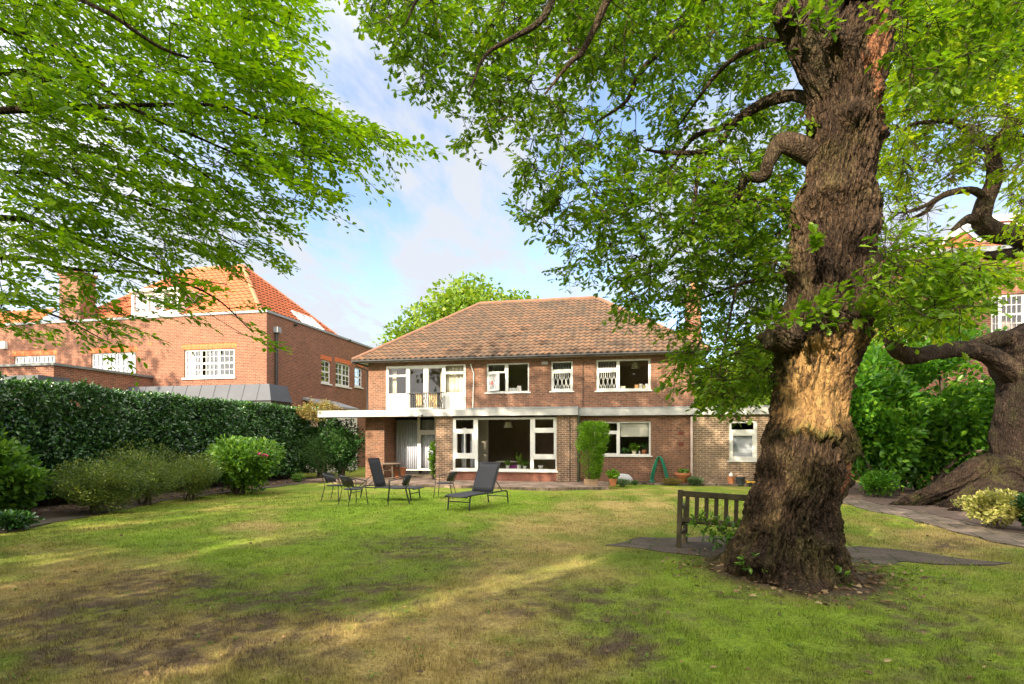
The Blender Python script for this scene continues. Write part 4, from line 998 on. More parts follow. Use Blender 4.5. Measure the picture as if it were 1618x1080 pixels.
# hedge: clipped laurel wall along the left border
def hedge():
    x0, x1, y0, y1, h = -15.7, -14.0, 3.0, 23.6, 3.1
    e = empty('clipped_hedge', 'tall clipped dark green laurel hedge along the left border of the lawn', 'hedge', (-14.9, 13, 0))
    def wob(y, z, s): return (fbm(p3(y*.9, z*.9), s, 3)-.5)*.5 + (fbm(p3(y*3, z*3), s+5, 2)-.5)*.2
    n = 62000; y = y0+(y1-y0)*rng.random(n)**.8; z = .22+(h-.22)*rng.random(n)
    P = np.stack([x1 + wob(y, z, 21) - .42*rng.random(n)**1.5 - .18*np.clip((z-2.75)/.35, 0, 1)**2 - .5*np.clip((.9-z)/.9, 0, 1)*rng.random(n), y, z], -1); No = np.tile([1.0, 0, .3], (n, 1))
    n2 = 34000; yy = y0+(y1-y0)*rng.random(n2)**.8; xx = x0+(x1-x0)*rng.random(n2)
    P2 = np.stack([xx, yy, h + wob(yy, xx, 31)*.55 - .28*rng.random(n2)**1.5 + .1*(rng.random(n2)**12)], -1); N2 = np.tile([.1, 0, 1.0], (n2, 1))
    n3 = 5000; P3 = np.stack([x0+(x1-x0)*rng.random(n3), y1+.15-.35*rng.random(n3), .4+2.7*rng.random(n3)], -1); N3 = np.tile([.2, 1.0, .2], (n3, 1))
    P = np.concatenate([P, P2, P3]); No = np.concatenate([No, N2, N3]); m = len(P)
    hole = (fbm(P*1.6, 44, 3) > .33); P, No = P[hole], No[hole]; m = len(P)
    D = unit(No*.45 + rand_unit(m)*.8 + np.array([0, 0, .25])); N = unit(No*.7 + np.array([0, 0, .5]) + rand_unit(m)*.6)
    leaf_obj('foliage', P, D, N, .095*(.6+.8*rng.random(m)), OVAL, M['lf_hedge'], e)
    n4 = 12000; P4 = np.stack([x1-.35-.5*rng.random(n4), y0+(y1-y0)*rng.random(n4), .3+2.6*rng.random(n4)], -1)
    leaf_obj('inner_foliage', P4, rand_unit(n4), unit(rand_unit(n4)+[1.2, 0, .2]), np.full(n4, .2), OVAL, M['lf_hedge'], e)
    mb = MB(); mb.box(x0+.3, x1-.95, y0+.2, y1-.4, -.05, h-.55); mb.build('twig_mass', M['stem'], e)
    mb = MB(); y = y0+.5
    while y < y1-.3:
        a = np.array([x1-.55-.3*rng.random(), y, 0]); b = a+np.array([.25*(rng.random()-.3), .35*(rng.random()-.5), 1.3]); c = b+np.array([.1, .3*(rng.random()-.5), .9])
        mb.tube(smooth_path([a, b, c], 3), np.linspace(.045, .02, 7), 6); y += .45+.4*rng.random()
    mb.build('stem', M['stem'], e, smooth=True)
hedge()
# shrubs in the left border
g = lambda px, py: gnd(px, py)
def bpx(name, label, px, py, wpx, hpx, n, size, tpl, mat, deep=None, **k):
    """Bush whose foot stands at pixel (px, py), wpx wide and hpx tall there."""
    b = gnd(px, py); d = CAM_H*FOC/(py-HZ); rx = wpx/2/FOC*d; h = hpx/FOC*d
    return bush(name, label, b, rx, deep or rx*.85, h, n, size, tpl, M and mat, **k)
bpx('evergreen_shrub', 'bright green broad-leaved shrub at the left edge of the photo', 2, 820, 140, 124, 5000, .14, OVAL, 'lf_rhodo', lump=.7)
bpx('azalea', 'dark olive rounded azalea nearest the left end of the low row', 150, 811, 150, 88, 13000, .045, OVAL, 'lf_azalea', lump=.5)
bpx('azalea', 'tall yellow-olive azalea with spiky new shoots in the low row', 228, 797, 165, 94, 14000, .045, LANCE, 'lf_azalea', lump=.6, up=.9)
bpx('azalea', 'small round olive azalea beside the flowering rhododendron', 298, 790, 116, 74, 9000, .045, OVAL, 'lf_azalea', lump=.45)
rho = bpx('rhododendron', 'large leafy rhododendron with a few pink flowers in the left border', 381, 780, 138, 94, 6500, .13, OVAL, 'lf_rhodo', lump=.6)
def flowers(parent, spots, r):
    mb = MB(); ico = bmesh.new(); bmesh.ops.create_icosphere(ico, subdivisions=1, radius=1.0)
    vs = [v.co.copy() for v in ico.verts]; fs = [tuple(v.index for v in f.verts) for f in ico.faces]; ico.free()
    for s in spots:
        for k in range(7): c = np.asarray(s)+rng.normal(size=3)*r*.55; mb.add([tuple(c+np.array(v)*r*.5*(.7+.6*rng.random())) for v in vs], fs)
    mb.build('flower', M['flower'], parent, smooth=True)
fl = [at(x, y, 17.6) for x, y in ((409, 717), (415, 719), (401, 722), (393, 724))]; flowers(rho, fl, .07)
bpx('leafy_shrub', 'low glossy ground-hugging shrub under the hedge at the left edge', 22, 836, 80, 28, 700, .1, OVAL, 'lf_hedge', stems=3)
bpx('feathery_shrub', 'soft feathery light green shrub beside the end of the hedge', 506, 757, 96, 92, 7500, .075, LANCE, 'lf_nandina', lump=.7)
bpx('leafy_shrub', 'small bright low plant in the soil under the bare hedge stems', 470, 762, 26, 16, 350, .07, OVAL, 'lf_rhodo', stems=3)
e = bush('evergreen_shrub', 'dark glossy evergreen shrub under the canopy next to the left brick pier', (-12.4, 22.9, 0), 1.25, .9, 2.9, 8500, .1, OVAL, 'lf_dark', lump=.3)
bush('creeper', 'dry straw-coloured climber straggling over the left end of the canopy', (-13.2, 22.1, 2.3), 1.15, .55, 1.2, 3000, .07, OVAL, 'lf_dry', cat='climber', lump=.6, z0=0)
bush('evergreen_shrub', 'dark evergreen shrub filling the corner between the hedge and the canopy', (-13.9, 24.0, 0), 1.3, 1.0, 3.4, 7500, .11, OVAL, 'lf_hedge', lump=.3)
# right border
bpx('laurel', 'broad bright green laurel mass behind the second oak', 1478, 778, 370, 275, 28000, .19, OVAL, 'lf_laurel', lump=.5, deep=2.0, z0=.2)
bpx('laurel', 'tall laurel clump between the big oak and the laurel mass', 1378, 783, 165, 235, 11500, .18, OVAL, 'lf_laurel', lump=.55, deep=1.5)
bpx('laurel', 'laurel standing at the right edge behind the second oak', 1640, 782, 170, 215, 5500, .15, LANCE, 'lf_laurel', lump=.35, deep=1.6)
bpx('leafy_shrub', 'mid green rounded shrub low in front of the laurel mass', 1420, 776, 100, 108, 5200, .1, OVAL, 'lf_mid', lump=.4)
bpx('leafy_shrub', 'low dark green shrub beside the long root of the second oak', 1490, 770, 80, 84, 3200, .09, OVAL, 'lf_mid', lump=.4)
bpx('leafy_shrub', 'low bright ground shrub at the edge of the right path', 1388, 787, 70, 50, 2200, .08, OVAL, 'lf_laurel', lump=.3)
bpx('variegated_shrub', 'cream and yellow variegated shrub at the foot of the second oak', 1578, 836, 112, 62, 2600, .075, OVAL, 'lf_var', lump=.4)
bpx('leafy_shrub', 'dark shrub at the right edge beside the variegated one', 1632, 842, 60, 70, 1500, .09, OVAL, 'lf_dark', lump=.3)
def strap_plant(label, px, py, h, n, mat, name='spiky_plant', wide=.5, stem=.6):
    b = gnd(px, py); e = empty(name, label, 'plant', b); mb = MB()
    for i in range(n):
        a = rng.random()*6.28; L = h*(.6+.5*rng.random()); o = np.array([math.cos(a), math.sin(a), 0]); top = np.array([0, 0, h*stem*(.35+.75*rng.random())])
        pts = [top + o*L*wide*t + np.array([0, 0, L*(.75*t-.75*t*t)]) for t in np.linspace(0, 1, 6)]; sd = np.array([-o[1], o[0], 0]); vs = []; w = .022
        for k, p in enumerate(pts): ww = w*(1-(k/5)**2)+.001; vs += [p-sd*ww, p+sd*ww]
        mb.add(vs, [(2*k, 2*k+1, 2*k+3, 2*k+2) for k in range(5)])
    mb.build('foliage', M[mat], e, False); mb = MB(); mb.tube([(0, 0, -.02), (0.02, 0, h*stem)], [.05, .03], 8); mb.build('stem', M['stem'], e, False)
strap_plant('spiky long-leaved plant just right of the big oak trunk', 1366, 782, 2.0, 150, 'lf_mid', stem=.75)

# ------------------------------------------------------------------ trees
def grow(sk_pos, sk_rad, targets, mb, r_tip=.006, seg=4, jit=.12, sag=.0, rmax=.05):
    """Join every target to the nearest branch already there; new wood becomes branch too."""
    pos = [np.asarray(p, float) for p in sk_pos]; rad = list(sk_rad)
    T = np.asarray(targets, float); n0 = np.array(pos)
    d0 = np.array([np.min(np.linalg.norm(n0-t, axis=1)) for t in T]); order = np.argsort(d0)
    A = np.zeros((len(pos)+len(T)*4, 3)); A[:len(pos)] = n0; Rr = np.zeros(len(A)); Rr[:len(pos)] = rad; m = len(pos); dirs = []
    out = np.zeros_like(T)
    for i in order:
        t = T[i]; q = np.linalg.norm(A[:m]-t, axis=1); j = int(np.argmin(q)); a = A[j].copy(); L = q[j]
        off = rng.normal(size=3)*jit*L; mid = (a+t)/2 + off + np.array([0, 0, -sag*L])
        path = smooth_path([a, mid, t], 3); r0 = min(Rr[j]*.7, .006+.014*L, rmax); rr = np.linspace(max(r0, r_tip), r_tip, len(path))
        mb.tube(path, rr, seg, False)
        for k in (2, 4, 6):
            kk = min(k, len(path)-1); A[m] = path[kk]; Rr[m] = rr[kk]; m += 1
        out[i] = unit(t-mid)
    return out
def skeleton(limbs, mb, seg=9, n=5):
    pos, rad = [], []
    for pts, r in limbs:
        P = smooth_path(pts, n); rr = np.interp(np.linspace(0, 1, len(P)), np.linspace(0, 1, len(r)), r)
        # a little wander so that limbs are not ruled curves
        P = [p + (np.array([vnoise(p*1.7+9), vnoise(p*1.7+31), vnoise(p*1.7+57)])-.5)*min(.22, 2.2*q) for p, q in zip(P, rr)]
        mb.tube(P, rr, seg); pos += list(P); rad += list(rr)
    return pos, rad
def tufts(C, Dr, per, spread, size, flat=.35, droop=.25, up=1.0, twig=None, stem_r=.004):
    """Leaves in little twigs round every cluster centre."""
    n = len(C); PP, DD, NN = [], [], []
    for c, dr in zip(C, Dr):
        for t in range(per[0]):
            v = unit(dr*.55 + rand_unit(1)[0]*np.array([1, 1, .7]) + np.array([0, 0, -droop])); L = spread*(.6+.7*rng.random())
            e = c + v*L
            if twig is not None: twig.tube([c, (c+e)/2+rng.normal(size=3)*.02, e], [stem_r*1.4, stem_r*1.1, stem_r*.6], 3, False)
            m = per[1]; s = (np.arange(m)+.6)/m
            s = .25+.8*s
            p = c[None] + v[None]*(L*s)[:, None] + rng.normal(size=(m, 3))*.02
            sd = unit(np.cross(v, [0, 0, 1.0])+1e-6); sg = np.where(np.arange(m) % 2 == 0, 1, -1)[:, None]
            d = unit(v[None]*.7 + sg*sd[None]*.9 + rng.normal(size=(m, 3))*.35 + np.array([0, 0, -droop*.6]))
            PP.append(p); DD.append(d); NN.append(unit(np.tile([0, 0, up], (m, 1)) + rng.normal(size=(m, 3))*flat))
    P, D, N = np.concatenate(PP), np.concatenate(DD), np.concatenate(NN)
    return P, D, N, size*(.6+.7*rng.random(len(P)))
def sample_px(poly, n, d0, d1, s=0, thr=.42, nscale=.9, power=1.0):
    """Points in the piece of space that the outline covers, between two distances, in clumps."""
    poly = np.asarray(poly, float); out = []
    while sum(len(o) for o in out) < n:
        m = n*4; x = poly[:, 0].min()+np.ptp(poly[:, 0])*rng.random(m); y = poly[:, 1].min()+np.ptp(poly[:, 1])*rng.random(m); k = in_poly(x, y, poly)
        x, y = x[k], y[k]; d = d0+(d1-d0)*rng.random(len(x))**power
        u = (x-CX)/FOC; P = np.stack([(u*CA-SA)*d, (u*SA+CA)*d, CAM_H-(y-HZ)/FOC*d], -1)
        P = P[fbm(P*nscale, s, 3) > thr]; out.append(P)
    return np.concatenate(out)[:n]

# ================================================================== THE BIG OAK
M['bark'] = None
def bark_mat(name, dark, light, moss, bare=True):
    m, N, L, b = new_mat(name)
    t = N.new('ShaderNodeTexCoord'); mp = N.new('ShaderNodeMapping'); mp.inputs['Scale'].default_value = (1, 1, .22); L.new(t.outputs['Object'], mp.inputs[0])
    n1 = noise(N, L, mp.outputs[0], 16, 8, .7, .6); n2 = noise(N, L, t.outputs['Object'], 2.2, 5, .65); n3 = noise(N, L, t.outputs['Object'], 45, 4, .7)
    c = ramp(N, L, n1.outputs[0], [(.32, dark), (.5, [(a+b_)/2 for a, b_ in zip(dark, light)]), (.7, light)]).outputs[0]
    mk = ramp(N, L, n2.outputs[0], [(.5, 0.0), (.68, .55)]); c = mixc(N, L, mk.outputs[0], c, moss)
    vo = N.new('ShaderNodeTexVoronoi'); vo.feature = 'DISTANCE_TO_EDGE'; vo.inputs['Scale'].default_value = 21
    m2 = N.new('ShaderNodeMapping'); m2.inputs['Scale'].default_value = (1, 1, .3); L.new(t.outputs['Object'], m2.inputs[0])
    wp = noise(N, L, t.outputs['Object'], 7, 4, .6); wa = N.new('ShaderNodeVectorMath'); wa.operation = 'MULTIPLY_ADD'; wa.inputs[1].default_value = (.1, .1, .05); L.new(wp.outputs['Color'], wa.inputs[0]); L.new(m2.outputs[0], wa.inputs[2]); L.new(wa.outputs[0], vo.inputs['Vector'])
    ck = ramp(N, L, vo.outputs['Distance'], [(.0, (.42, .4, .38)), (.13, (1.0, 1.0, 1.0)), (.5, (1.25, 1.22, 1.16))]); c = mixc(N, L, 1.0, c, ck.outputs[0], 'MULTIPLY')
    nb2 = noise(N, L, t.outputs['Object'], 1.1, 4, .6); rb2 = ramp(N, L, nb2.outputs[0], [(.3, (.55, .52, .5)), (.7, (1.45, 1.4, 1.3))]); c = mixc(N, L, 1.0, c, rb2.outputs[0], 'MULTIPLY')
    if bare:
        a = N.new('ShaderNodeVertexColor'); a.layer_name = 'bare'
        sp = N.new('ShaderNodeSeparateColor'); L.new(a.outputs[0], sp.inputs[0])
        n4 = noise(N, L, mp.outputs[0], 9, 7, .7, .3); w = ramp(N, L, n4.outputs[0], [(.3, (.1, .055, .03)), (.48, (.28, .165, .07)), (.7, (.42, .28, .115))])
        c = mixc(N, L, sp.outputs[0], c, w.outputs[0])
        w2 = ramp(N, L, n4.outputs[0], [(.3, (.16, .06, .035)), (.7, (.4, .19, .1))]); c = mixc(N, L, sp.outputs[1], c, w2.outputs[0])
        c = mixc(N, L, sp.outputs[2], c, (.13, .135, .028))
        rg = N.new('ShaderNodeVertexColor'); rg.layer_name = 'ridge'; rr_c = ramp(N, L, rg.outputs[0], [(.0, (.45, .42, .4)), (.6, (1.25, 1.2, 1.12))]); c = mixc(N, L, 1.0, c, rr_c.outputs[0], 'MULTIPLY')  # ridge tops weathered paler; furrow shade painted into the bark colour
    L.new(c, b.inputs['Base Color']); set_in(b, Roughness=.92, Specular_IOR_Level=.2)
    h = N.new('ShaderNodeMath'); h.operation = 'MULTIPLY_ADD'; h.inputs[1].default_value = .3; L.new(n3.outputs[0], h.inputs[0]); h2 = N.new('ShaderNodeMath'); h2.operation = 'MULTIPLY_ADD'; h2.inputs[1].default_value = 2.2; L.new(vo.outputs['Distance'], h2.inputs[0]); L.new(n1.outputs[0], h2.inputs[2]); L.new(h2.outputs[0], h.inputs[2])
    bump(N, L, b, h.outputs[0], 1.0, .05); return m
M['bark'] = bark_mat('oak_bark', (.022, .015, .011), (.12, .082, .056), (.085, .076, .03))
M['bark_limb'] = bark_mat('limb_bark', (.03, .022, .016), (.13, .09, .062), (.09, .085, .04), False)
M['bark_grey'] = bark_mat('grey_brown_bark', (.018, .012, .01), (.062, .042, .033), (.04, .042, .018), False)
M['bark_root'] = bark_mat('mossy_root_bark', (.02, .013, .01), (.075, .05, .036), (.085, .095, .02), False)
TD = 7.2
RV, FV = np.array([CA, SA, 0]), np.array([-SA, CA, 0])
prof = [(-30, 1322, 1416), (0, 1318, 1413), (40, 1300, 1409), (70, 1276, 1403), (100, 1264, 1397), (130, 1275, 1391), (160, 1282, 1392), (200, 1279, 1390), (250, 1276, 1386), (290, 1270, 1381), (320, 1259, 1379), (360, 1258, 1379), (400, 1252, 1376), (430, 1248, 1378), (460, 1249, 1380), (490, 1243, 1372), (520, 1236, 1369), (550, 1229, 1359), (580, 1228, 1351), (620, 1225, 1343), (660, 1218, 1335), (690, 1213, 1335), (720, 1208, 1337), (755, 1204, 1334), (780, 1192, 1327), (800, 1184, 1318), (825, 1178, 1317), (850, 1170, 1320), (870, 1164, 1322), (895, 1160, 1322), (925, 1160, 1322)]
py = np.array([p[0] for p in prof], float); zz = CAM_H-(py-HZ)/FOC*TD
cc = ((np.array([p[1] for p in prof])+np.array([p[2] for p in prof]))/2-CX)/FOC*TD; ww = (np.array([p[2] for p in prof])-np.array([p[1] for p in prof]))/2/FOC*TD
oak = empty('oak_tree', 'massive old oak with a burred, partly bare trunk standing in front of the bench', 'tree', tuple(rd(3.6, 7.3)))
def big_trunk():
    nz, na = 620, 300
    z = np.linspace(-.12, 7.55, nz); th = np.linspace(0, 2*math.pi, na, endpoint=False)
    o = np.argsort(zz); c = np.interp(z, zz[o], cc[o]); w = np.interp(z, zz[o], ww[o])
    ker = np.ones(9)/9; c = np.convolve(np.pad(c, 4, 'edge'), ker, 'valid'); w = np.convolve(np.pad(w, 4, 'edge'), ker, 'valid')-.045
    Z, T = np.meshgrid(z, th, indexing='ij'); Cc = c[:, None]; Wd = w[:, None]
    s, co = np.sin(T), np.cos(T)
    rad = Wd*np.sqrt(1/(s*s + (co/.93)**2))
    def lobe(dr, df, amp, sig, h):
        a0 = math.atan2(dr, -df); d = np.angle(np.exp(1j*(T-a0))); return amp*np.exp(-(d/sig)**2)*np.exp(-np.clip(Z, 0, 9)/h)
    rad = rad + lobe(-.62, .95, .62, .38, .22) + lobe(.1, -1, .2, .4, .2) + lobe(.75, -.7, .16, .25, .2) + lobe(1, -.1, .12, .3, .3) + lobe(-.3, -1, .18, .22, .18) + lobe(-.6, -.8, .06, .35, .3) + lobe(.3, 1, .15, .5, .3)+ lobe(-.95, .1, .12, .22, .5)
    surf = lambda f, sd: fbm(np.stack([s*f[0], co*f[0], Z*f[1]], -1), sd, 4)
    rad = rad + (surf((1.6, 1.3), 3)-.5)*.26 + (surf((3.2, 2.2), 13)-.5)*.12
    bare = np.zeros_like(Z); red = np.zeros_like(Z); moss = np.zeros_like(Z); smooth = np.zeros_like(Z)
    def at_(px, yy):
        z0 = CAM_H-(yy-HZ)/FOC*TD; r0 = (px-CX)/FOC*TD; c0 = np.interp(z0, z, c); w0 = np.interp(z0, z, w)
        return math.asin(max(-1, min(1, (r0-c0)/w0))), z0, w0
    def dd(px, yy, sx, sz, dth=0):
        t0, z0, w0 = at_(px, yy); d = np.angle(np.exp(1j*(T-t0-dth)))*w0; return (d/sx)**2+((Z-z0)/sz)**2, (Z-z0)
    for px, yy, sx, sz, amp in [(1378, 438, .16, .13, .11), (1282, 312, .28, .2, .1), (1226, 532, .12, .1, .24), (1357, 610, .1, .07, .08), (1338, 762, .14, .1, .13), (1320, 205, .16, .13, .13), (1350, 370, .12, .1, .06), (1268, 848, .11, .1, .09), (1314, 880, .18, .15, .07), (1392, 160, .07, .06, .06), (1268, 112, .08, .08, .07), (1245, 432, .07, .07, .07), (1300, 100, .14, .12, .07), (1375, 222, .12, .08, .08), (1248, 490, .1, .1, .06), (1180, 878, .2, .12, .12), (1390, 215, .06, .05, .05), (1330, 540, .2, .1, .08), (1262, 545, .16, .1, .08), (1305, 905, .14, .1, .08), (1225, 905, .2, .08, .08)]:
        q, dz = dd(px, yy, sx, sz); bulb = np.exp(-q)*(1+.5*(surf((9, 7), 60)-.5)*2); rad = rad + amp*1.35*bulb; smooth = np.maximum(smooth, np.exp(-q*.8))
    # the overhanging lip under the bare patch
    q, dz = dd(1265, 692, .34, .12); wv = (fbm(np.stack([s*4, co*4, 0*Z], -1), 61, 4)-.5)*.42; q = q-(dz/.12)**2; dz = dz+wv; q = q+(dz/.12)**2; lip = np.exp(-(q-(dz/.12)**2))*np.where(dz > 0, np.exp(-(dz/.3)**2), np.exp(-(dz/.04)**2)); rad = rad + .11*lip
    q2, dz2 = dd(1325, 715, .16, .12); lip2 = np.exp(-(q2-(dz2/.12)**2))*np.where(dz2 > 0, np.exp(-(dz2/.2)**2), np.exp(-(dz2/.04)**2)); rad = rad + .09*lip2
    nb_ = surf((4.5, 2.5), 90); nf = surf((14, 7), 95)
    def region(px, yy, sx, sz, dth=0, k=5): 
        q, _ = dd(px, yy, sx, sz, dth); return np.clip((1.12-q - (nb_-.5)*2.2 - (nf-.5)*2.2)*k, 0, 1)
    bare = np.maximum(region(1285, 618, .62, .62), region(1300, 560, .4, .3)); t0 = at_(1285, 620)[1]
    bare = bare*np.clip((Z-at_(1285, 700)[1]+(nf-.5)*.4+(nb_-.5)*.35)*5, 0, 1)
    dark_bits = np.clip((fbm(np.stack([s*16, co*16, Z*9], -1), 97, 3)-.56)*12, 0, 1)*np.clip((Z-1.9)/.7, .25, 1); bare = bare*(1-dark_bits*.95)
    red = np.maximum(region(1362, 105, .2, .5), region(1375, 180, .12, .3)*.8); red = np.maximum(red, region(1367, 470, .05, .14)); red = np.maximum(red, region(1315, 755, .1, .2)*.7)
    red = red*(1-bare)
    q, dz = dd(1265, 690, .36, .07); dz = dz+wv; q = (dz/.06)**2; q0, z_ = dd(1265, 690, .36, 1e3); moss = np.clip(np.exp(-q-q0)*1.3*(nf-.1), 0, .8); q, dz = dd(1325, 702, .2, .13); moss = np.maximum(moss, np.clip(np.exp(-q)*(nf+.3), 0, 1)*.9)
    q, _ = dd(1230, 560, .25, .6); moss = np.maximum(moss, np.clip(np.exp(-q)*(nb_-.25)*1.1, 0, .6)); moss = np.maximum(moss, np.clip((1.1-Z)/1.1, 0, 1)*np.clip(nb_-.42, 0, 1)*1.2)
    # furrowed bark ridges, flatter on bare wood and swirling over the burrs
    warp = (surf((2.2, 1.6), 40)-.5)*.9
    fur = np.abs(2*fbm(np.stack([np.sin(T+warp*.45)*15, np.cos(T+warp*.45)*15, Z*4.2+warp*4], -1), 7, 3)-1); fur2 = np.abs(2*fbm(np.stack([s*30, co*30, Z*10+warp*5], -1), 8, 2)-1)
    bk = np.clip(1-bare*.93-red*.6, 0, 1)*(1-.35*smooth)
    rad = rad + bk*(np.clip(fur, 0, .45)*.13 - .03 + np.clip(fur2, 0, .5)*.05) - (bare+red)*.012 + (nf-.5)*.02 + (fbm(np.stack([s*40, co*40, Z*26], -1), 99, 2)-.5)*.012
    X = RV[None, None]*(Cc + rad*s)[..., None] + FV[None, None]*(TD - rad*co)[..., None]; X[..., 2] = Z
    V = X.reshape(-1, 3); i = np.arange(nz-1)[:, None]*na; k = np.arange(na)[None]; k2 = (k+1) % na
    F = np.stack([i+k, i+k2, i+na+k2, i+na+k], -1).reshape(-1, 4)
    me = np_mesh('trunk', V, F.ravel(), np.full(len(F), 4), True)
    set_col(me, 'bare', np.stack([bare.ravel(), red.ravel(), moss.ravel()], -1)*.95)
    rdg = np.clip(np.clip(fur, 0, .45)/.45*.75+np.clip(fur2, 0, .5)*.7, 0, 1)*bk+(1-bk)*.6; set_col(me, 'ridge', np.repeat(rdg.ravel()[:, None], 3, 1))
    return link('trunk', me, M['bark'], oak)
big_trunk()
def burr_tube(pts, rad, name, parent, mat, na=120, nz=160, rough=.06):
    P = np.array(smooth_path(pts, 12)); t = np.linspace(0, 1, nz); tt = np.linspace(0, 1, len(P)); C = np.stack([np.interp(t, tt, P[:, k]) for k in range(3)], 1); r = np.interp(t, np.linspace(0, 1, len(rad)), rad)
    tg = unit(np.gradient(C, axis=0)); a = RV - tg*(tg@RV)[:, None]; a = unit(a); b = np.cross(tg, a); th = np.linspace(0, 2*math.pi, na, endpoint=False)
    s, c = np.sin(th)[None], np.cos(th)[None]; L = np.cumsum(np.linalg.norm(np.gradient(C, axis=0), axis=1))[:, None]
    q = lambda f, g_, sd: fbm(np.stack([s*f+0*L, c*f+0*L, L*g_+0*s], -1), sd, 4)
    rr = r[:, None]*(1+(q(1.4, 1.6, 3)-.5)*.5) + np.clip(np.abs(2*q(8, 1.5, 7)-1), 0, .45)*rough*1.6 + (q(12, 8, 22)-.5)*rough*.5
    V = C[:, None]+a[:, None]*(rr*c)[..., None]+b[:, None]*(rr*s)[..., None]
    i = np.arange(nz-1)[:, None]*na; k = np.arange(na)[None]; k2 = (k+1) % na
    F = np.stack([i+k, i+k2, i+na+k2, i+na+k], -1).reshape(-1, 4)
    Vf = np.concatenate([V.reshape(-1, 3), C[-1:], C[:1]]); n = nz*na; fl = F.ravel().tolist(); sz = [4]*len(F)
    for kk in range(na): fl += [(nz-1)*na+kk, (nz-1)*na+(kk+1) % na, n]; sz.append(3)
    me = np_mesh(name, Vf, fl, sz, True); return link(name, me, mat, parent)
burr_tube([at(1322, 165, 7.2), at(1296, 100, 7.15), at(1283, 45, 7.1), at(1274, -10, 7.1), at(1268, -60, 7.2)], [.2, .25, .3, .33, .3], 'limb', oak, M['bark_limb'])
burr_tube([at(1262, 30, 7.05), at(1240, 22, 7.0), at(1228, 24, 6.98)], [.14, .15, .06], 'broken_stub', oak, M['bark_limb'], 60, 40)
burr_tube([at(1270, 535, 7.1), at(1238, 534, 6.95), at(1214, 532, 6.9)], [.16, .15, .1], 'broken_stub', oak, M['bark_limb'], 60, 50)

P1 = [(545, -60), (575, 20), (600, 55), (628, 80), (645, 110), (690, 150), (698, 225), (715, 240), (765, 222), (785, 185), (812, 195), (838, 235), (805, 262), (812, 280), (850, 300), (818, 325), (842, 365), (885, 380), (895, 438), (958, 425), (985, 470), (1008, 528), (1030, 500), (1055, 490), (1082, 540), (1062, 585), (1100, 600), (1108, 640), (1160, 635), (1205, 610), (1222, 540), (1245, 480), (1250, 330), (1275, 200), (1262, 60), (1290, -60)]
lm = MB(); top = at(1370, -30, 7.2)
limbs = [
  ([at(1345, 40, 7.2), at(1380, -60, 7.3), at(1400, -260, 7.6), at(1390, -480, 7.9)], [.42, .4, .3, .12]),
  ([at(1268, -50, 7.2), at(1240, -150, 7.5), at(1180, -190, 7.8), at(1130, -60, 8.1), at(1107, 0, 8.2), at(1070, 52, 8.4), at(1012, 118, 8.6), at(990, 162, 8.7), at(945, 192, 8.8)], [.24, .2, .15, .11, .09, .075, .055, .04, .02]),
  ([at(1240, -150, 7.5), at(1080, -180, 7.0), at(985, -60, 6.9), at(958, 0, 6.9), at(925, 75, 7.0), at(902, 98, 7.0), at(860, 150, 7.1)], [.17, .12, .085, .065, .05, .035, .015]),
  ([at(1080, -180, 7.0), at(930, -110, 6.5), at(872, 0, 6.3), at(845, 38, 6.3), at(800, 65, 6.3), at(765, 90, 6.3), at(740, 150, 6.3)], [.12, .085, .055, .045, .035, .025, .012]),
  ([at(930, -110, 6.5), at(760, -120, 6.3), at(670, -20, 6.4), at(640, 40, 6.4)], [.08, .055, .03, .012]),
  ([at(1300, 160, 7.3), at(1255, 150, 7.7), at(1200, 162, 8.2), at(1150, 195, 8.6), at(1098, 212, 8.9), at(1060, 265, 9.1), at(1010, 320, 9.2), at(960, 350, 9.3)], [.12, .1, .075, .06, .05, .04, .028, .012]),
  ([at(1300, 240, 7.2), at(1255, 222, 7.2), at(1228, 222, 7.3), at(1214, 250, 7.3), at(1204, 275, 7.4), at(1172, 282, 7.5), at(1165, 310, 7.6), at(1135, 330, 7.8)], [.2, .19, .16, .11, .1, .08, .06, .02]),
  ([at(1255, 152, 7.7), at(1205, 168, 7.95), at(1160, 192, 8.05), at(1142, 215, 8.1), at(1112, 238, 8.2), at(1055, 240, 8.4), at(1020, 236, 8.5)], [.07, .075, .07, .06, .05, .04, .02]),
  ([at(1112, 238, 8.2), at(1098, 300, 8.1), at(1090, 370, 8.0), at(1040, 430, 8.0)], [.045, .035, .025, .01]),
  ([at(1262, 425, 7.2), at(1210, 440, 7.5), at(1165, 450, 7.8), at(1115, 470, 8.1), at(1075, 478, 8.3)], [.05, .04, .03, .02, .01]),
  ([at(1165, 450, 7.8), at(1150, 520, 7.7), at(1135, 600, 7.7)], [.025, .016, .008]),
  ([at(1262, 60, 7.3), at(1180, 80, 7.9), at(1130, 120, 8.4), at(1070, 200, 8.7)], [.07, .055, .04, .015]),
  ([at(1390, -260, 7.6), at(1300, -420, 7.0), at(1100, -500, 6.5), at(850, -450, 6.3)], [.25, .2, .13, .04]),
  ([at(1395, -100, 7.4), at(1500, -220, 7.0), at(1640, -300, 6.8), at(1850, -300, 6.6)], [.25, .2, .13, .04]),
  ([at(1395, -200, 7.5), at(1450, -330, 9.0), at(1480, -330, 11.5)], [.25, .18, .05]),
]
sp, sr = skeleton([(p_, [q_*(1 if i_ == 0 else .76) for q_ in r_]) for i_, (p_, r_) in enumerate(limbs)], lm)
"""CROWNS"""
C1 = sample_px(P1, 640, 7.2, 11.5, 3, .45, .85)
C1b = sample_px([(560, -60), (1300, -60), (1250, 150), (1000, 130), (800, 90), (620, 60)], 130, 6.8, 10.5, 4, .4)
C1c = sample_px([(1090, 280), (1250, 270), (1240, 520), (1215, 610), (1115, 630), (1085, 520), (1060, 420)], 150, 7.2, 9.6, 6, .4)
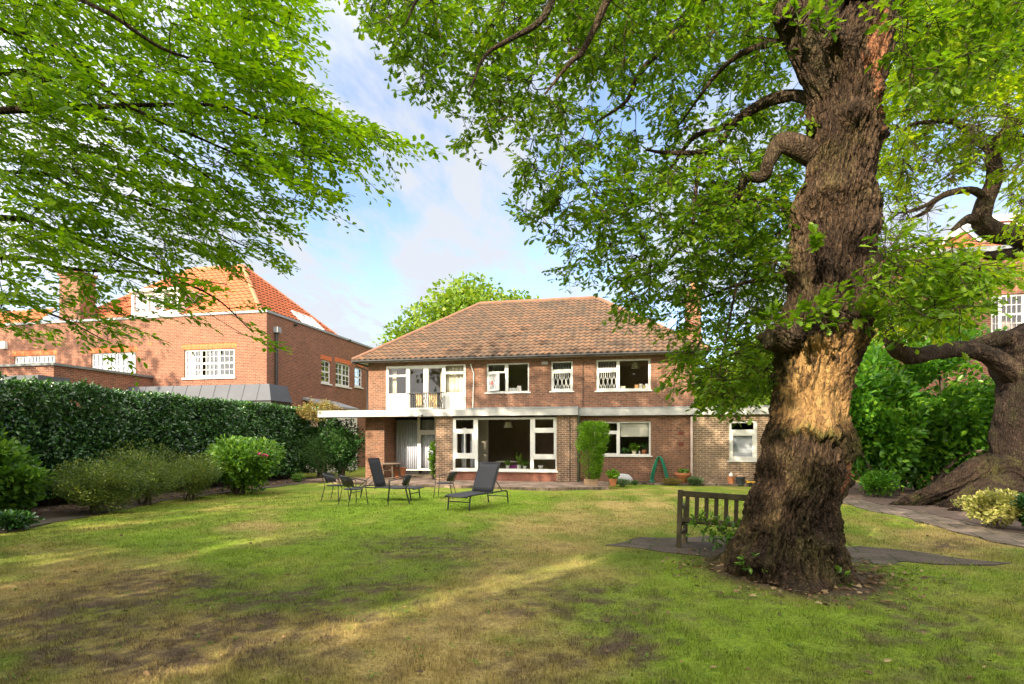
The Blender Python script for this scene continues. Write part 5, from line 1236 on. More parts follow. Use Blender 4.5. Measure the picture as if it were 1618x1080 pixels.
C1d = sample_px([(600, -60), (1900, -60), (1900, -600), (1500, -800), (1000, -800), (650, -400)], 420, 6.0, 12.0, 7, .4)
C1e = sample_px([(1375, 400), (1420, 355), (1500, 380), (1570, 420), (1555, 465), (1500, 505), (1440, 525), (1400, 480), (1378, 490)], 70, 6.2, 8.5, 9, .35)
C1f = sample_px([(1405, -60), (1640, -60), (1640, 60), (1560, 120), (1480, 130), (1420, 110)], 80, 6.0, 8.6, 12, .38)
Cc_ = np.concatenate([C1, C1b, C1c, C1d, C1e, C1f])
dirs = grow(sp, sr, Cc_, lm, r_tip=.005, jit=.16, sag=-.04, rmax=.045)
dirs = unit(dirs + np.array([0, 0, -.25])[None])
GAP_LAWN = []
for x0_, y0_, x1_, y1_, n_, r_ in [(900, 893, 912, 888, 2, .3), (640, 958, 840, 912, 8, .34), (545, 1000, 625, 965, 5, .3), (250, 1075, 330, 1040, 4, .3), (205, 826, 290, 818, 4, .28), (0, 888, 60, 880, 4, .28), (380, 858, 420, 852, 3, .26), (230, 906, 300, 898, 2, .2)]:
    for f in np.linspace(0, 1, n_): SUN_GAPS.append((gnd(x0_+(x1_-x0_)*f, y0_+(y1_-y0_)*f), r_*1.15))
for x_, y_, r_ in [(1280, 570, .34), (1290, 610, .36), (1285, 650, .36), (1262, 690, .3), (1315, 690, .28), (1352, 150, .2), (1352, 90, .2), (1330, 600, .3), (1235, 730, .36), (1225, 775, .36), (1260, 760, .3)]:
    SUN_GAPS.append((at(x_, y_, TD-.5), r_))
for x_, y_, d_, r_ in [(1440, 640, 18, .8), (1400, 610, 18, .7), (1520, 610, 18, .7), (1390, 690, 17.5, .6), (1470, 580, 18.5, .7), (1600, 640, 15, .4)]: SUN_GAPS.append((at(x_, y_, d_), r_))
P, D, N, S = tufts(Cc_, dirs, (6, 7), .36, .112, twig=lm)
k = sun_keep(P); leaf_obj('crown', P[k], D[k], N[k], S[k], OAK, M['lf_oak'], oak)
lm.build('limb', M['bark_limb'], oak, smooth=True)
# sprouts on the trunk and at its foot
def sprouts(spots, *a, **k):
    for s in spots: sprout_at([s], *a, **k)
def sprout_at(spots, n, size, mat, spread, tpl=OAK):
    PP, DD, NN = [], [], []; mb = MB()
    for s in spots:
        for k in range(n):
            v = unit(rand_unit(1)[0] + np.array([0, 0, .5]) - FV*.8); e = np.asarray(s)+v*spread*(.5+rng.random()); mb.tube([s, e], [.006, .003], 4, False); m = 6
            PP.append(e[None]-v[None]*spread*.5*rng.random((m, 1))); DD.append(unit(v[None]+rand_unit(m)*.8)); NN.append(unit(np.array([[0, 0, 1.0]])+rand_unit(m)*.6))
    P, D, N = map(np.concatenate, (PP, DD, NN)); leaf_obj('foliage', P, D, N, size*(.6+.7*rng.random(len(P))), tpl, M[mat], oak); mb.build('twigs', M['stem'], oak)
sprouts([at(1285, 500, 6.6), at(1300, 488, 6.6), at(1340, 498, 6.62), at(1370, 505, 6.8), at(1285, 395, 6.65), at(1262, 40, 6.8), at(1295, 45, 6.7), at(1265, 510, 6.6), at(1215, 515, 6.8)], 7, .12, 'lf_oak', .2)
sprouts([at(1100, 828, 8.2), at(1118, 832, 8.1), at(1135, 838, 8.0), at(1150, 840, 7.9), at(1165, 846, 7.7), at(1125, 850, 8.0), at(1190, 890, 6.9), at(1310, 922, 6.7)], 9, .075, 'lf_rhodo', .17, OVAL)

# ================================================================== THE OVERHANGING TREE ON THE LEFT
lt = empty('hornbeam_tree', 'spreading tree whose layered light green sprays reach in from the left', 'tree', tuple(rd(-9.6, 5.6)))
lb = MB()
org = rd(-9.6, 5.6)
base = [org+np.array([0, 0, z]) for z in (-.1, 2.0, 4.0, 6.5, 9.0, 12.0)]
lb.tube(smooth_path([b + rng.normal(size=3)*.1*np.array([1, 1, 0]) for b in base], 5), np.interp(np.linspace(0, 1, 26), [0, .1, .5, 1], [.5, .38, .28, .08]), 14)
lb.build('trunk', M['bark_grey'], lt, smooth=True)
lb = MB()
def bough(z, pts, r): return ([org+np.array([0, 0, z])] + [at(*p) for p in pts], r)
BO = [bough(5.6, [(0, 45, 6.6), (200, 165, 6.4), (330, 225, 6.6), (480, 290, 7.2)], [.1, .03, .022, .014, .006]),
      bough(5.0, [(0, 110, 7.0), (80, 150, 6.9), (165, 185, 6.9), (300, 260, 7.0), (430, 360, 7.3)], [.1, .04, .03, .024, .014, .006]),
      bough(6.2, [(-20, -40, 6.0), (150, 10, 5.8), (270, 80, 6.0), (400, 110, 6.4)], [.1, .03, .022, .016, .006]),
      bough(4.6, [(240, 165, 6.6), (420, 190, 6.9), (540, 205, 7.2), (640, 224, 7.4)], [.08, .022, .015, .01, .004]),
      bough(4.0, [(0, 270, 7.6), (120, 295, 7.4), (260, 330, 7.4), (420, 405, 7.7)], [.09, .028, .02, .014, .006]),
      bough(3.6, [(0, 345, 8.0), (100, 370, 7.8), (250, 430, 7.9), (340, 470, 8.1), (400, 525, 8.2)], [.1, .045, .03, .02, .012, .006]),
      bough(3.4, [(0, 405, 8.4), (100, 425, 8.4), (220, 430, 8.5), (360, 450, 8.8)], [.09, .04, .03, .018, .006]),
      bough(3.0, [(-40, 470, 8.0), (80, 495, 8.0), (170, 540, 8.1)], [.08, .03, .015, .006]),
      bough(6.8, [(60, -120, 6.4), (260, -90, 6.4), (400, -20, 6.6), (475, 35, 6.8)], [.12, .07, .05, .025, .008])]
bp_, br_ = skeleton(BO, lb, 8)
P2 = [(-40, -60), (500, -60), (455, 10), (440, 30), (470, 40), (445, 65), (465, 95), (468, 130), (430, 155), (520, 165), (640, 224), (560, 232), (540, 262), (470, 265), (520, 318), (450, 330), (440, 360), (430, 405), (340, 415), (300, 440), (400, 470), (385, 530), (330, 520), (230, 480), (180, 545), (110, 520), (60, 540), (0, 535), (-40, 540)]
Cl = np.concatenate([sample_px(P2, 900, 5.6, 8.8, 21, .36, 1.0), sample_px([(-40, -60), (470, -60), (440, 200), (430, 330), (200, 400), (-40, 400)], 380, 5.4, 8.5, 24, .3, 1.0), sample_px([(500, 175), (640, 222), (555, 228), (500, 215)], 16, 7.2, 7.5, 25, .0), sample_px([(430, 150), (540, 190), (530, 250), (450, 240)], 26, 6.9, 7.4, 25, .2)])
_u, _v, _w = to_px(Cl); Cl = Cl[(_v < 400) | (rng.random(len(Cl)) < .72)]
nU = 760; U = rand_unit(nU); Cu = org+np.array([.5, .5, 9.6]) + U*np.array([5.0, 5.4, 5.4])*(rng.random((nU, 1))**.4)
pu, pv, pd_ = to_px(Cu); out_ = ~((pd_ > .5) & (pu > -60) & (pu < 1700) & (pv > -60)); Cu = Cu[out_]
dl = grow(bp_, br_, np.concatenate([Cl, Cu]), lb, r_tip=.003, jit=.06, sag=-.04, rmax=.02)
sweep = unit(RV*1.0 + FV*.15 + np.array([0, 0, -.3]))
def sprays(C, dr, size, L0, n):
    """Flat two-ranked sprays: twig with alternate leaves, lying nearly level and dipping at the tip."""
    PP, DD, NN = [], [], []
    for c, d0 in zip(C, dr):
        v = unit(d0*np.array([.6, .6, .2]) + sweep*1.0 + rng.normal(size=3)*np.array([.35, .35, .16])); L = L0*(.6+.8*rng.random())
        lb.tube([c-v*L*.15, c+v*L*.5, c+v*L+np.array([0, 0, -.08*L])], [.004, .003, .0015], 3, False)
        sd = unit(np.cross(v, [0, 0, 1.0])); up = unit(np.cross(sd, v) + rng.normal(size=3)*.18)
        for sub in range(3):
            vv = v if sub == 0 else unit(v*.8 + sd*(1 if sub == 1 else -1)*.75 + rng.normal(size=3)*.1); o = c if sub == 0 else c + v*L*(.15+.3*rng.random()); LL = L if sub == 0 else L*.62; m = n if sub == 0 else int(n*.6)
            s = (np.arange(m)+.5)/m; sg = np.where(np.arange(m) % 2 == 0, 1, -1)[:, None]
            p = o[None]+vv[None]*(LL*s)[:, None]+np.array([0, 0, -1])[None]*(.1*LL*s*s)[:, None] + rng.normal(size=(m, 3))*.012
            sdd = np.cross(vv, up)
            PP.append(p); DD.append(unit(vv[None]*.75+sg*sdd[None]*.8+rng.normal(size=(m, 3))*.22)); NN.append(unit(up[None]+rng.normal(size=(m, 3))*.28))
    P, D, N = map(np.concatenate, (PP, DD, NN)); return P, D, N, size*(.65+.6*rng.random(len(P)))
P, D, N, S = sprays(Cl, dl[:len(Cl)], .08, .5, 14)
Q = sprays(Cu, dl[len(Cl):], .15, .8, 10)
P, D, N, S = [np.concatenate(q) for q in zip((P, D, N, S), Q)]
k = sun_keep(P); leaf_obj('crown', P[k], D[k], N[k], S[k], OVAL, M['lf_beech'], lt)
lb.build('branch', M['bark_limb'], lt, smooth=True)

# ================================================================== THE SECOND OAK BY THE RIGHT PATH
ro = empty('oak_tree', 'second old oak with a long mossy root beside the right-hand path', 'tree', tuple(gnd(1590, 797)))
g0 = gnd(1600, 797); Dr = float(-g0[0]*SA+g0[1]*CA)
burr_tube([at(1630, 830, Dr+.1), at(1625, 790, Dr), at(1620, 740, Dr), at(1622, 680, Dr), at(1626, 620, Dr), at(1626, 560, Dr+.1), at(1662, 530, Dr+.1), at(1730, 470, Dr), at(1790, 250, Dr)], [1.2, 1.0, .8, .7, .66, .7, .6, .5, .3], 'trunk', ro, M['bark_grey'], 160, 260, .05)
for pts, r, in (([at(1590, 745, Dr-.2), at(1545, 742, Dr-.3), at(1500, 768, Dr-.3), at(1455, 788, Dr-.3), at(1410, 806, Dr-.3), at(1398, 812, Dr-.3)], [.4, .3, .2, .16, .1, .04]),
                ([at(1590, 770, Dr-.5), at(1555, 775, Dr-.7), at(1520, 790, Dr-.8), at(1495, 806, Dr-.8), at(1470, 816, Dr-.7)], [.4, .26, .18, .14, .05]),
                ([at(1575, 780, Dr-.7), at(1545, 800, Dr-1.3), at(1510, 814, Dr-1.5), at(1485, 818, Dr-1.5)], [.4, .22, .15, .05])):
    burr_tube(pts, r, 'root', ro, M['bark_root'], 90, 140, .1)
burr_tube([at(1600, 590, Dr-.1), at(1570, 566, Dr-.3), at(1530, 552, Dr-.6), at(1480, 555, Dr-1), at(1440, 562, Dr-1.3), at(1412, 545, Dr-1.5), at(1398, 505, Dr-1.6), at(1390, 470, Dr-1.6)], [.28, .23, .18, .17, .19, .16, .09, .04], 'limb', ro, M['bark_limb'], 80, 160, .025)
burr_tube([at(1640, 545, Dr), at(1590, 534, Dr), at(1550, 541, Dr-.1), at(1520, 545, Dr-.1)], [.25, .2, .14, .06], 'limb', ro, M['bark_limb'], 60, 80, .025)
rl = MB()
RL = [([at(1735, 430, Dr), at(1640, 385, Dr-.5), at(1612, 374, Dr-.7), at(1580, 370, Dr-1), at(1552, 345, Dr-1.2), at(1560, 318, Dr-1.3), at(1572, 285, Dr-1.4), at(1570, 240, Dr-1.5), at(1600, 200, Dr-1.6), at(1625, 180, Dr-1.7)], [.36, .27, .25, .24, .22, .2, .17, .15, .15, .14]),
      ([at(1552, 342, Dr-1.2), at(1530, 345, Dr-1.3), at(1505, 362, Dr-1.5)], [.13, .12, .05]),
      ([at(1735, 440, Dr), at(1640, 408, Dr-.3), at(1610, 397, Dr-.4), at(1565, 402, Dr-.6), at(1540, 400, Dr-.7)], [.28, .2, .17, .13, .05]),
      ([at(1562, 300, Dr-1.3), at(1520, 302, Dr-1.6), at(1490, 310, Dr-1.8), at(1465, 333, Dr-2), at(1440, 345, Dr-2.1)], [.1, .08, .07, .05, .03]),
      ([at(1490, 310, Dr-1.8), at(1450, 330, Dr-2.2), at(1410, 335, Dr-2.4)], [.05, .035, .015]),
      ([at(1790, 260, Dr), at(1680, 60, Dr-1), at(1560, -40, Dr-2), at(1470, -120, Dr-2.5)], [.35, .28, .18, .08]),
      ([at(1570, 240, Dr-1.5), at(1520, 200, Dr-2), at(1460, 190, Dr-2.4), at(1420, 210, Dr-2.6)], [.1, .07, .045, .015]),
      ([at(1790, 250, Dr), at(1790, -60, Dr), at(1760, -300, Dr)], [.3, .25, .1])]
rp_, rr_ = skeleton(RL, rl, 8)
PR = [(1392, -60), (1660, -60), (1660, 330), (1600, 345), (1585, 250), (1560, 235), (1545, 270), (1520, 285), (1480, 285), (1420, 330), (1385, 345)]
Cr = np.concatenate([sample_px(PR, 420, 11.2, 15.5, 31, .36, .7), sample_px([(1385, 330), (1440, 350), (1520, 395), (1570, 410), (1640, 415), (1640, 432), (1560, 436), (1520, 465), (1490, 505), (1420, 525), (1375, 520), (1380, 420)], 110, 11.5, 14.5, 33, .33, .7), sample_px([(1390, -60), (2000, -60), (2100, -500), (1500, -450)], 220, 10.5, 18, 35, .3, .6), sample_px([(1420, 320), (1470, 330), (1440, 350)], 8, 12, 13, 35, .1)])
dr_ = grow(rp_, rr_, Cr, rl, r_tip=.006, jit=.14, sag=-.05, rmax=.04)
P, D, N, S = tufts(Cr, unit(dr_+[0, 0, -.2]), (7, 8), .5, .14, twig=rl, stem_r=.005)
k = sun_keep(P); leaf_obj('crown', P[k], D[k], N[k], S[k], OAK, M['lf_maple'], ro)
rl.build('limb', M['bark_limb'], ro, smooth=True)

# ================================================================== TREES BEYOND THE HOUSES AND BEHIND THE PHOTOGRAPHER
def far_tree(name, label, foot, h, crown, n, size, mat, trunk_r=.3, group=None, lump=.5, seeds=5, tpl=FAR):
    """crown: (centre height, rx, ry, rz) ellipsoid of leaf clumps on a limbed trunk."""
    e = empty(name, label, 'tree', foot, 0, group); cz, rx, ry, rz = crown
    mb = MB(); m = 26; U = rand_unit(m); cl = U*np.array([rx, ry, rz])*(.45+.4*rng.random((m, 1))); cl[:, 2] += cz
    pos, rad = skeleton([([np.array([0, 0, -.1]), np.array([.1, .05, cz*.4]), np.array([-.1, .1, cz*.8]), np.array([0, 0, cz+rz*.5])], [trunk_r*1.3, trunk_r, trunk_r*.7, trunk_r*.2])], mb)
    grow(pos, rad, cl, mb, .03, 6, .12, rmax=trunk_r*.5); mb.build('trunk', M['bark_limb'], e, False, smooth=True)
    ctr = np.concatenate([cl, rand_unit(m*2)*np.array([rx, ry, rz])*.82+[0, 0, cz]]); r = .42*min(rx, rz)
    ci = rng.integers(len(ctr), size=n); Uo = rand_unit(n); P = ctr[ci] + Uo*r*(rng.random((n, 1))**.35)*(.6+.8*rng.random(len(ctr))[ci][:, None])
    kz = (P[:, 2] > .6) & (fbm(P*(1.6/max(.8, r))+np.asarray(foot)[None], 3, 3) > .34); P, Uo = P[kz], Uo[kz]; n = len(P)
    k = sun_keep(P+np.asarray(foot)[None]); P, Uo = P[k], Uo[k]; n = len(P)
    leaf_obj('crown', P, unit(Uo+rand_unit(n)), unit(Uo*.6+[0, 0, .6]+rand_unit(n)*.6), size*(.6+.8*rng.random(n)), tpl, M[mat], e, False); return e
t0 = at(752, 600, 41); far_tree('garden_tree', 'yellow-green tree rising behind the ridge of the brown brick house', (t0[0], t0[1], 0), 14, (7.8, 6.3, 4.5, 4.3), 52000, .25, 'lf_far', .35)
for px, d, h, rx, lab in ((1150, 42, 4.6, 3.4, 'yellow-green tree beyond the flat roof of the small extension'), (1212, 38, 5.2, 3.0, 'leafy tree behind the big oak trunk, beyond the extension'), (1290, 40, 6.5, 4.5, 'taller tree beyond the gap between the two houses'), (1400, 44, 8.0, 4.5, 'tree behind the left end of the tall brick house')):
    p = at(px, 690, d); far_tree('garden_tree', lab, (p[0], p[1], 0), 9, (h, rx, rx*.8, h*.55), 14000, .25, 'lf_far', .22)
def back_hedge():  # unseen hedge, added so the windows mirror dark leaves
    e = empty('added_hedge', 'tall mixed hedge added unseen behind the photographer to darken the window reflections', 'hedge', tuple(rd(-3, -13.0))); n = 34000; r = -24+48*rng.random(n); z = 8.2*rng.random(n)
    P = RV[None]*r[:, None]+FV[None]*(-13.0+(fbm(p3(r*.6, z*.6), 5, 3)-.5)[:, None]*2.0-.6*rng.random((n, 1))); P[:, 2] = z+(fbm(p3(r*.5, r*0), 9, 3)-.5)*3.2*(z/8.2)
    leaf_obj('foliage', P, rand_unit(n), unit(FV[None]*.8+rand_unit(n)), .24*(.6+.8*rng.random(n)), OVAL, M['lf_mid'], e)
    mb = MB(); a = rd(-24, -14.6); b = rd(24, -14.6); mb.beam(a+[0, 0, 2.2], b+[0, 0, 2.8], 1.0, 5.6); mb.build('twig_mass', M['stem'], e)
back_hedge()
for r_, d_, h, cr, n_, lab in ((-8.0, -6.0, 11, (8.0, 4.6, 4.6, 4.2), 9500, 'garden tree behind the photographer, towards the sun'), (-1.0, -9.0, 11, (8.2, 4.6, 4.4, 4.2), 9500, 'garden tree behind the photographer, nearer the middle'), (5.5, -7.0, 10, (7.2, 3.8, 3.8, 3.8), 6000, 'smaller garden tree behind the photographer, to the right'), (-14.5, -1.0, 20, (13.2, 7.4, 5.2, 6.4), 7400, 'tall unseen garden tree at the near end of the left hedge, shaped to shade the house front'), (-34.0, 13.0, 18, (14.0, 6.0, 5.0, 4.5), 3000, 'tall tree in the garden of the orange house, out to the left'), (-17.5, -8.5, 13, (9.3, 4.6, 4.6, 4.2), 3600, 'unseen garden tree added behind the photographer, farthest to the left, to shade the lawn'), (-11.0, -14.0, 13, (9.0, 5.0, 4.6, 4.8), 8000, 'far garden tree behind the photographer')):
    far_tree('garden_tree', lab, tuple(rd(r_, d_)), h, cr, n_, .3, 'lf_mid', .3)  # the tall and farthest-left crowns are set there to block sun

# ================================================================== GARDEN FURNITURE
def bench():
    p = rd(2.62, 8.95); dr = unit(RV*.89-FV*.46); e = empty('garden_bench', 'weathered dark wooden slatted bench standing behind the oak trunk, seen from the back', 'bench', tuple(p), math.atan2(dr[1], dr[0]))
    e.rotation_euler = (0, R(1.6), math.atan2(dr[1], dr[0]))
    L, H, W = 1.5, .92, M['bench_wood']          # x along the bench, back at y=0, seat towards +y
    for x in (0, L):
        mb = MB(); mb.box(x-.035, x+.035, -.035, .035, -.02, H); mb.build('leg', W, e, False, bevel=.006)
        mb = MB(); mb.box(x-.035, x+.035, .47, .54, -.02, .62); mb.build('leg', W, e, False, bevel=.006)
        mb = MB(); mb.box(x-.04, x+.04, .036, .58, .621, .665); mb.build('armrest', W, e, False, bevel=.008)
        mb = MB(); mb.box(x-.025, x+.025, .036, .469, .2, .25); mb.box(x-.025, x+.025, .036, .469, .34, .4); mb.build('side_rail', W, e, False, bevel=.005)
    mb = MB(); mb.box(.036, L-.036, -.03, .03, H-.1, H-.01); mb.build('top_rail', W, e, False, bevel=.006)
    mb = MB(); mb.box(.036, L-.036, -.025, .025, .43, .49); mb.build('lower_rail', W, e, False, bevel=.005)
    n = 10
    for k in range(n): 
        x = .036+(L-.072)*(k+.5)/n+.005; mb = MB(); mb.box(x-.03, x+.03, -.012, .012, .491, H-.101); mb.build('backrest_slat', W, e, False, bevel=.003)
    mb = MB()
    for k in range(5): mb.box(.04, L-.04, .06+k*.1, .06+k*.1+.075, .401, .425)
    mb.build('seat', W, e, False, bevel=.004)
bench()
def lounger(foot, head, label, ang=62):
    """Sun lounger: foot-end and head-end centres on the grass."""
    f, h = np.asarray(foot), np.asarray(head); dr = unit(h-f); L = 1.95; e = empty('sun_lounger', label, 'sun lounger', tuple(f), math.atan2(dr[1], dr[0]), 'sun loungers on the lawn')
    w = .31; z = .36; xb = 1.12; mt = M['black_metal']; a = R(ang); B = .82
    mb = MB()
    for s in (-1, 1): mb.tube(smooth_path([(-.06, s*w, z-.03), (.1, s*w, z), (xb, s*w, z), (L-.25, s*w, z), (L-.08, s*w, z-.02)], 5), .018, 8)
    mb.tube([(.0, -w, z-.03), (.0, w, z-.03)], .016, 8); mb.tube([(xb+.06, -w, z-.02), (xb+.06, w, z-.02)], .016, 8); mb.build('frame', mt, e, False, smooth=True)
    for x0, x1 in ((.16, .06), (L-.12, L+.02)):
        for s in (-1, 1): mb = MB(); mb.tube(smooth_path([(x0, s*w, z), (x0+(x1-x0)*.55, s*w, z-.06), (x1, s*w, -.01)], 4), .019, 8); mb.build('leg', mt, e, False, smooth=True)
        mb = MB(); mb.tube([((x0+x1)/2, -w, .2), ((x0+x1)/2, w, .2)], .013, 7); mb.build('crossbar', mt, e, False, smooth=True)
    def sling(pts, name):
        mb = MB(); n = len(pts); vs = []
        for (x, zz) in pts:
            for j in range(9): t = j/8*2-1; vs.append((x, t*(w-.015), zz-.02*(1-t*t)))
        fs = [(i*9+j, i*9+j+1, (i+1)*9+j+1, (i+1)*9+j) for i in range(n-1) for j in range(8)]; mb.add(vs, fs); o = mb.build(name, M['sling'], e, False, smooth=True); sm = o.modifiers.new('solid', 'SOLIDIFY'); sm.thickness = .01; return o
    sling([(-.05+(xb+.05)*k/8, z+.012-(.03*math.exp(-k*1.2))) for k in range(9)], 'seat')
    top = (xb+.03+B*math.cos(a), z+.02+B*math.sin(a))
    b = sling([(xb+.03+(top[0]-xb-.03)*k/6, z+.02+(top[1]-z-.02)*k/6) for k in range(7)], 'backrest')
    mb = MB()
    for s in (-1, 1): mb.tube([(xb+.03, s*w, z+.01), (top[0], s*w, top[1])], .015, 7)
    mb.tube([(top[0], -w, top[1]), (top[0], w, top[1])], .015, 7); mb.build('back_frame', mt, e, False, smooth=True)
    mx_, mz = xb+.03+.45*B*math.cos(a), z+.02+.45*B*math.sin(a); mb = MB()
    for s in (-1, 1): mb.tube([(mx_, s*(w-.04), mz), (L-.25, s*(w-.04), z)], .011, 6)
    mb.build('prop', mt, e, False, smooth=True)
    return e
lounger(gnd(722, 806.5), gnd(793, 793), 'charcoal sun lounger standing alone at the right, its backrest raised')
lounger(gnd(660, 790), gnd(556, 787), 'charcoal sun lounger among the mesh chairs, its backrest at the left', 74)
def mesh_chair(p, rz, label):
    """Round-seat metal armchair; faces +x."""
    e = empty('metal_armchair', label, 'chair', tuple(p), rz, 'black metal mesh chairs on the lawn'); mt = M['black_metal']
    mb = MB(); mb.lathe([(.005, -.012), (.21, -.012), (.235, .0), (.235, .012), (.2, .004), (.005, -.004)], (0, 0, .43), 28); mb.build('seat', M['mesh_seat'], e, False, smooth=True)
    mb = MB(); n = 16; vs = []
    for j, (z, r, lean) in enumerate(((.5, .25, 0), (.62, .265, .03), (.76, .28, .07))):
        for k in range(n+1): t = R(180)+(k/n-.5)*R(130); vs.append((r*math.cos(t)-lean, r*math.sin(t)*1.02, z + (0 if j < 2 else -.05*abs(k/n-.5)**2*4)))
    mb.add(vs, [(j*(n+1)+k, j*(n+1)+k+1, (j+1)*(n+1)+k+1, (j+1)*(n+1)+k) for j in range(2) for k in range(n)]); o = mb.build('backrest', M['mesh_back'], e, False, smooth=True); sm = o.modifiers.new('solid', 'SOLIDIFY'); sm.thickness = .006
    rim = []
    for k in range(21): t = R(180)+(k/20-.5)*R(150); rim.append((.285*math.cos(t)-.07*math.cos((k/20-.5)*2.2), .29*math.sin(t), .765-.05*((k/20-.5)*2)**2))
    for s in (1, -1):
        arm = [rim[0] if s < 0 else rim[-1]]; arm = [(arm[0][0], arm[0][1], arm[0][2])] + [(.08, -.285*(-s) if False else s*(-.285) if False else math.copysign(.285, arm[0][1]), .67), (.2, math.copysign(.27, arm[0][1]), .645), (.235, math.copysign(.25, arm[0][1]), .6)]
        mb = MB(); mb.tube(smooth_path(arm, 4), .012, 7); mb.build('armrest', mt, e, False, smooth=True)
        y = arm[-1][1]
        mb = MB(); mb.tube(smooth_path([(.235, y, .6), (.23, y*.96, .43), (.27, y*1.12, -.01)], 4), .0105, 7); mb.build('leg', mt, e, False, smooth=True)
        mb = MB(); mb.tube(smooth_path([(-.25, y*.75, .5), (-.2, y*.85, .42), (-.3, y*1.0, -.01)], 4), .0105, 7); mb.build('leg', mt, e, False, smooth=True)
        mb = MB(); mb.tube([(-.25, y*.75, .5), (-.325, y*.72, .745)], .0105, 6); mb.build('back_post', mt, e, False, smooth=True)
    mb = MB(); mb.tube(rim, .012, 7); mb.build('top_rail', mt, e, False, smooth=True)
    mb = MB(); mb.tube([(.24*math.cos(R(a)), .24*math.sin(R(a)), .425) for a in range(0, 361, 15)], .011, 6); mb.build('seat_ring', mt, e, False, smooth=True)
    return e
def mesh_mat():
    m, N, L, b = new_mat('expanded_metal'); out = N['Material Output']; t = N.new('ShaderNodeTexCoord')
    v = N.new('ShaderNodeTexVoronoi'); v.feature = 'DISTANCE_TO_EDGE'; v.inputs['Scale'].default_value = 90; L.new(t.outputs['Object'], v.inputs['Vector'])
    c = N.new('ShaderNodeMath'); c.operation = 'LESS_THAN'; c.inputs[1].default_value = .2; L.new(v.outputs['Distance'], c.inputs[0])
    set_in(b, Base_Color=(.025, .026, .03, 1), Roughness=.5); tr = N.new('ShaderNodeBsdfTransparent'); mi = N.new('ShaderNodeMixShader')
    L.new(c.outputs[0], mi.inputs[0]); L.new(tr.outputs[0], mi.inputs[1]); L.new(b.outputs[0], mi.inputs[2]); L.new(mi.outputs[0], out.inputs[0]); return m
M['mesh_back'] = mesh_mat()
az = lambda r, d: math.atan2(r*SA+d*CA, r*CA-d*SA)       # heading of a camera-frame direction
mesh_chair(gnd(530, 790.5), az(1, -.25), 'black mesh armchair farthest left, partly behind another chair and turned to the right')
mesh_chair(gnd(558, 798), az(.7, .75), 'black mesh armchair in front of the left lounger, seen from behind')
mesh_chair(gnd(629, 796), az(-1, -.25), 'black mesh armchair overlapping the foot of the left lounger, facing left')
mesh_chair(gnd(703, 786), az(-1, .12), 'black mesh armchair alone between the two loungers, facing left')
def table():
    p = gnd(613, 757, .09); e = empty('round_table', 'round weathered wooden table on the patio in front of the left brick pier', 'table', tuple(p)); W = M['wood_old']
    mb = MB(); r = .53; z = .66
    for k in range(9):
        y0 = -r+2*r*k/9+.006; y1 = -r+2*r*(k+1)/9-.006; a = math.sqrt(max(r*r-y0*y0, .004)); b = math.sqrt(max(r*r-y1*y1, .004))
        mb.add([(-a, y0, z-.025), (a, y0, z-.025), (b, y1, z-.025), (-b, y1, z-.025), (-a, y0, z), (a, y0, z), (b, y1, z), (-b, y1, z)], [(3, 2, 1, 0), (4, 5, 6, 7), (0, 1, 5, 4), (1, 2, 6, 5), (2, 3, 7, 6), (3, 0, 4, 7)])
    mb.build('table_top', W, e, False); mb = MB(); pts = [(r*math.cos(t), r*math.sin(t), z-.02) for t in np.linspace(0, 2*math.pi, 37)]; mb.tube(pts, .022, 6); mb.build('rim', W, e, False)
    for sx in (-1, 1):
        for sy in (-1, 1): mb = MB(); mb.beam((sx*.32, sy*.32, z-.03), (sx*.38, sy*.38, 0), .055, .055, (1, 0, 0)); mb.build('leg', W, e, False)
    mb = MB(); mb.beam((-.34, -.34, .36), (.34, .34, .36), .04, .05); mb.beam((-.34, .34, .40), (.34, -.34, .40), .04, .05); mb.build('stretcher', W, e, False)
table()

# ================================================================== POTS AND ODDMENTS
def pot(name, label, p, r, h, mat='terracotta', taper=.7, rim=True, cat='pot', soil=True, group=None):
    e = empty(name, label, cat, tuple(p), 0, group); mb = MB(); R0 = r*taper
    pr = [(R0, 0), (r*.96, h*.8)] + ([(r*1.06, h*.8), (r*1.08, h)] if rim else [(r, h)]) + [(r*.92, h), (r*.88, h*.85)]
    mb.lathe(pr, (0, 0, 0), 22); mb.build('body', M[mat], e, False, smooth=True)
    if soil: mb = MB(); mb.lathe([(r*.88, h*.84), (r*.5, h*.88), (.01, h*.9)], (0, 0, 0), 16); mb.build('soil', M['soil'], e, False)
    return e
def plant_in(name, label, p, rx, h, n, size, tpl, mat, cat='plant', **k): return bush(name, label, p, rx, rx, h, n, size, tpl, mat, cat=cat, z0=0, stems=4, **k)
ZP = .09
# terracotta trough behind the table
p = on_y(632, 746, YU-.6); p[2] = ZP; e = empty('planter', 'square terracotta planter behind the round table by the patio door', 'planter', tuple(p)); mb = MB()
mb.add([(-.16, -.16, 0), (.16, -.16, 0), (.16, .16, 0), (-.16, .16, 0), (-.2, -.2, .42), (.2, -.2, .42), (.2, .2, .42), (-.2, .2, .42)], [(3, 2, 1, 0), (4, 5, 6, 7), (0, 1, 5, 4), (1, 2, 6, 5), (2, 3, 7, 6), (3, 0, 4, 7)]); mb.box(-.215, .215, -.215, .215, .421, .47); mb.build('body', M['terracotta'], e, False, bevel=.01)
# climber at the corner of the bay
q = on_y(684, 748, YB+.25); bush('climbing_plant', 'narrow leafy climber beside the left corner of the bay', (q[0], q[1], ZP), .2, .25, 1.75, 900, .085, OVAL, 'lf_conifer', cat='climber', lump=.3, z0=.05, shape=.3)
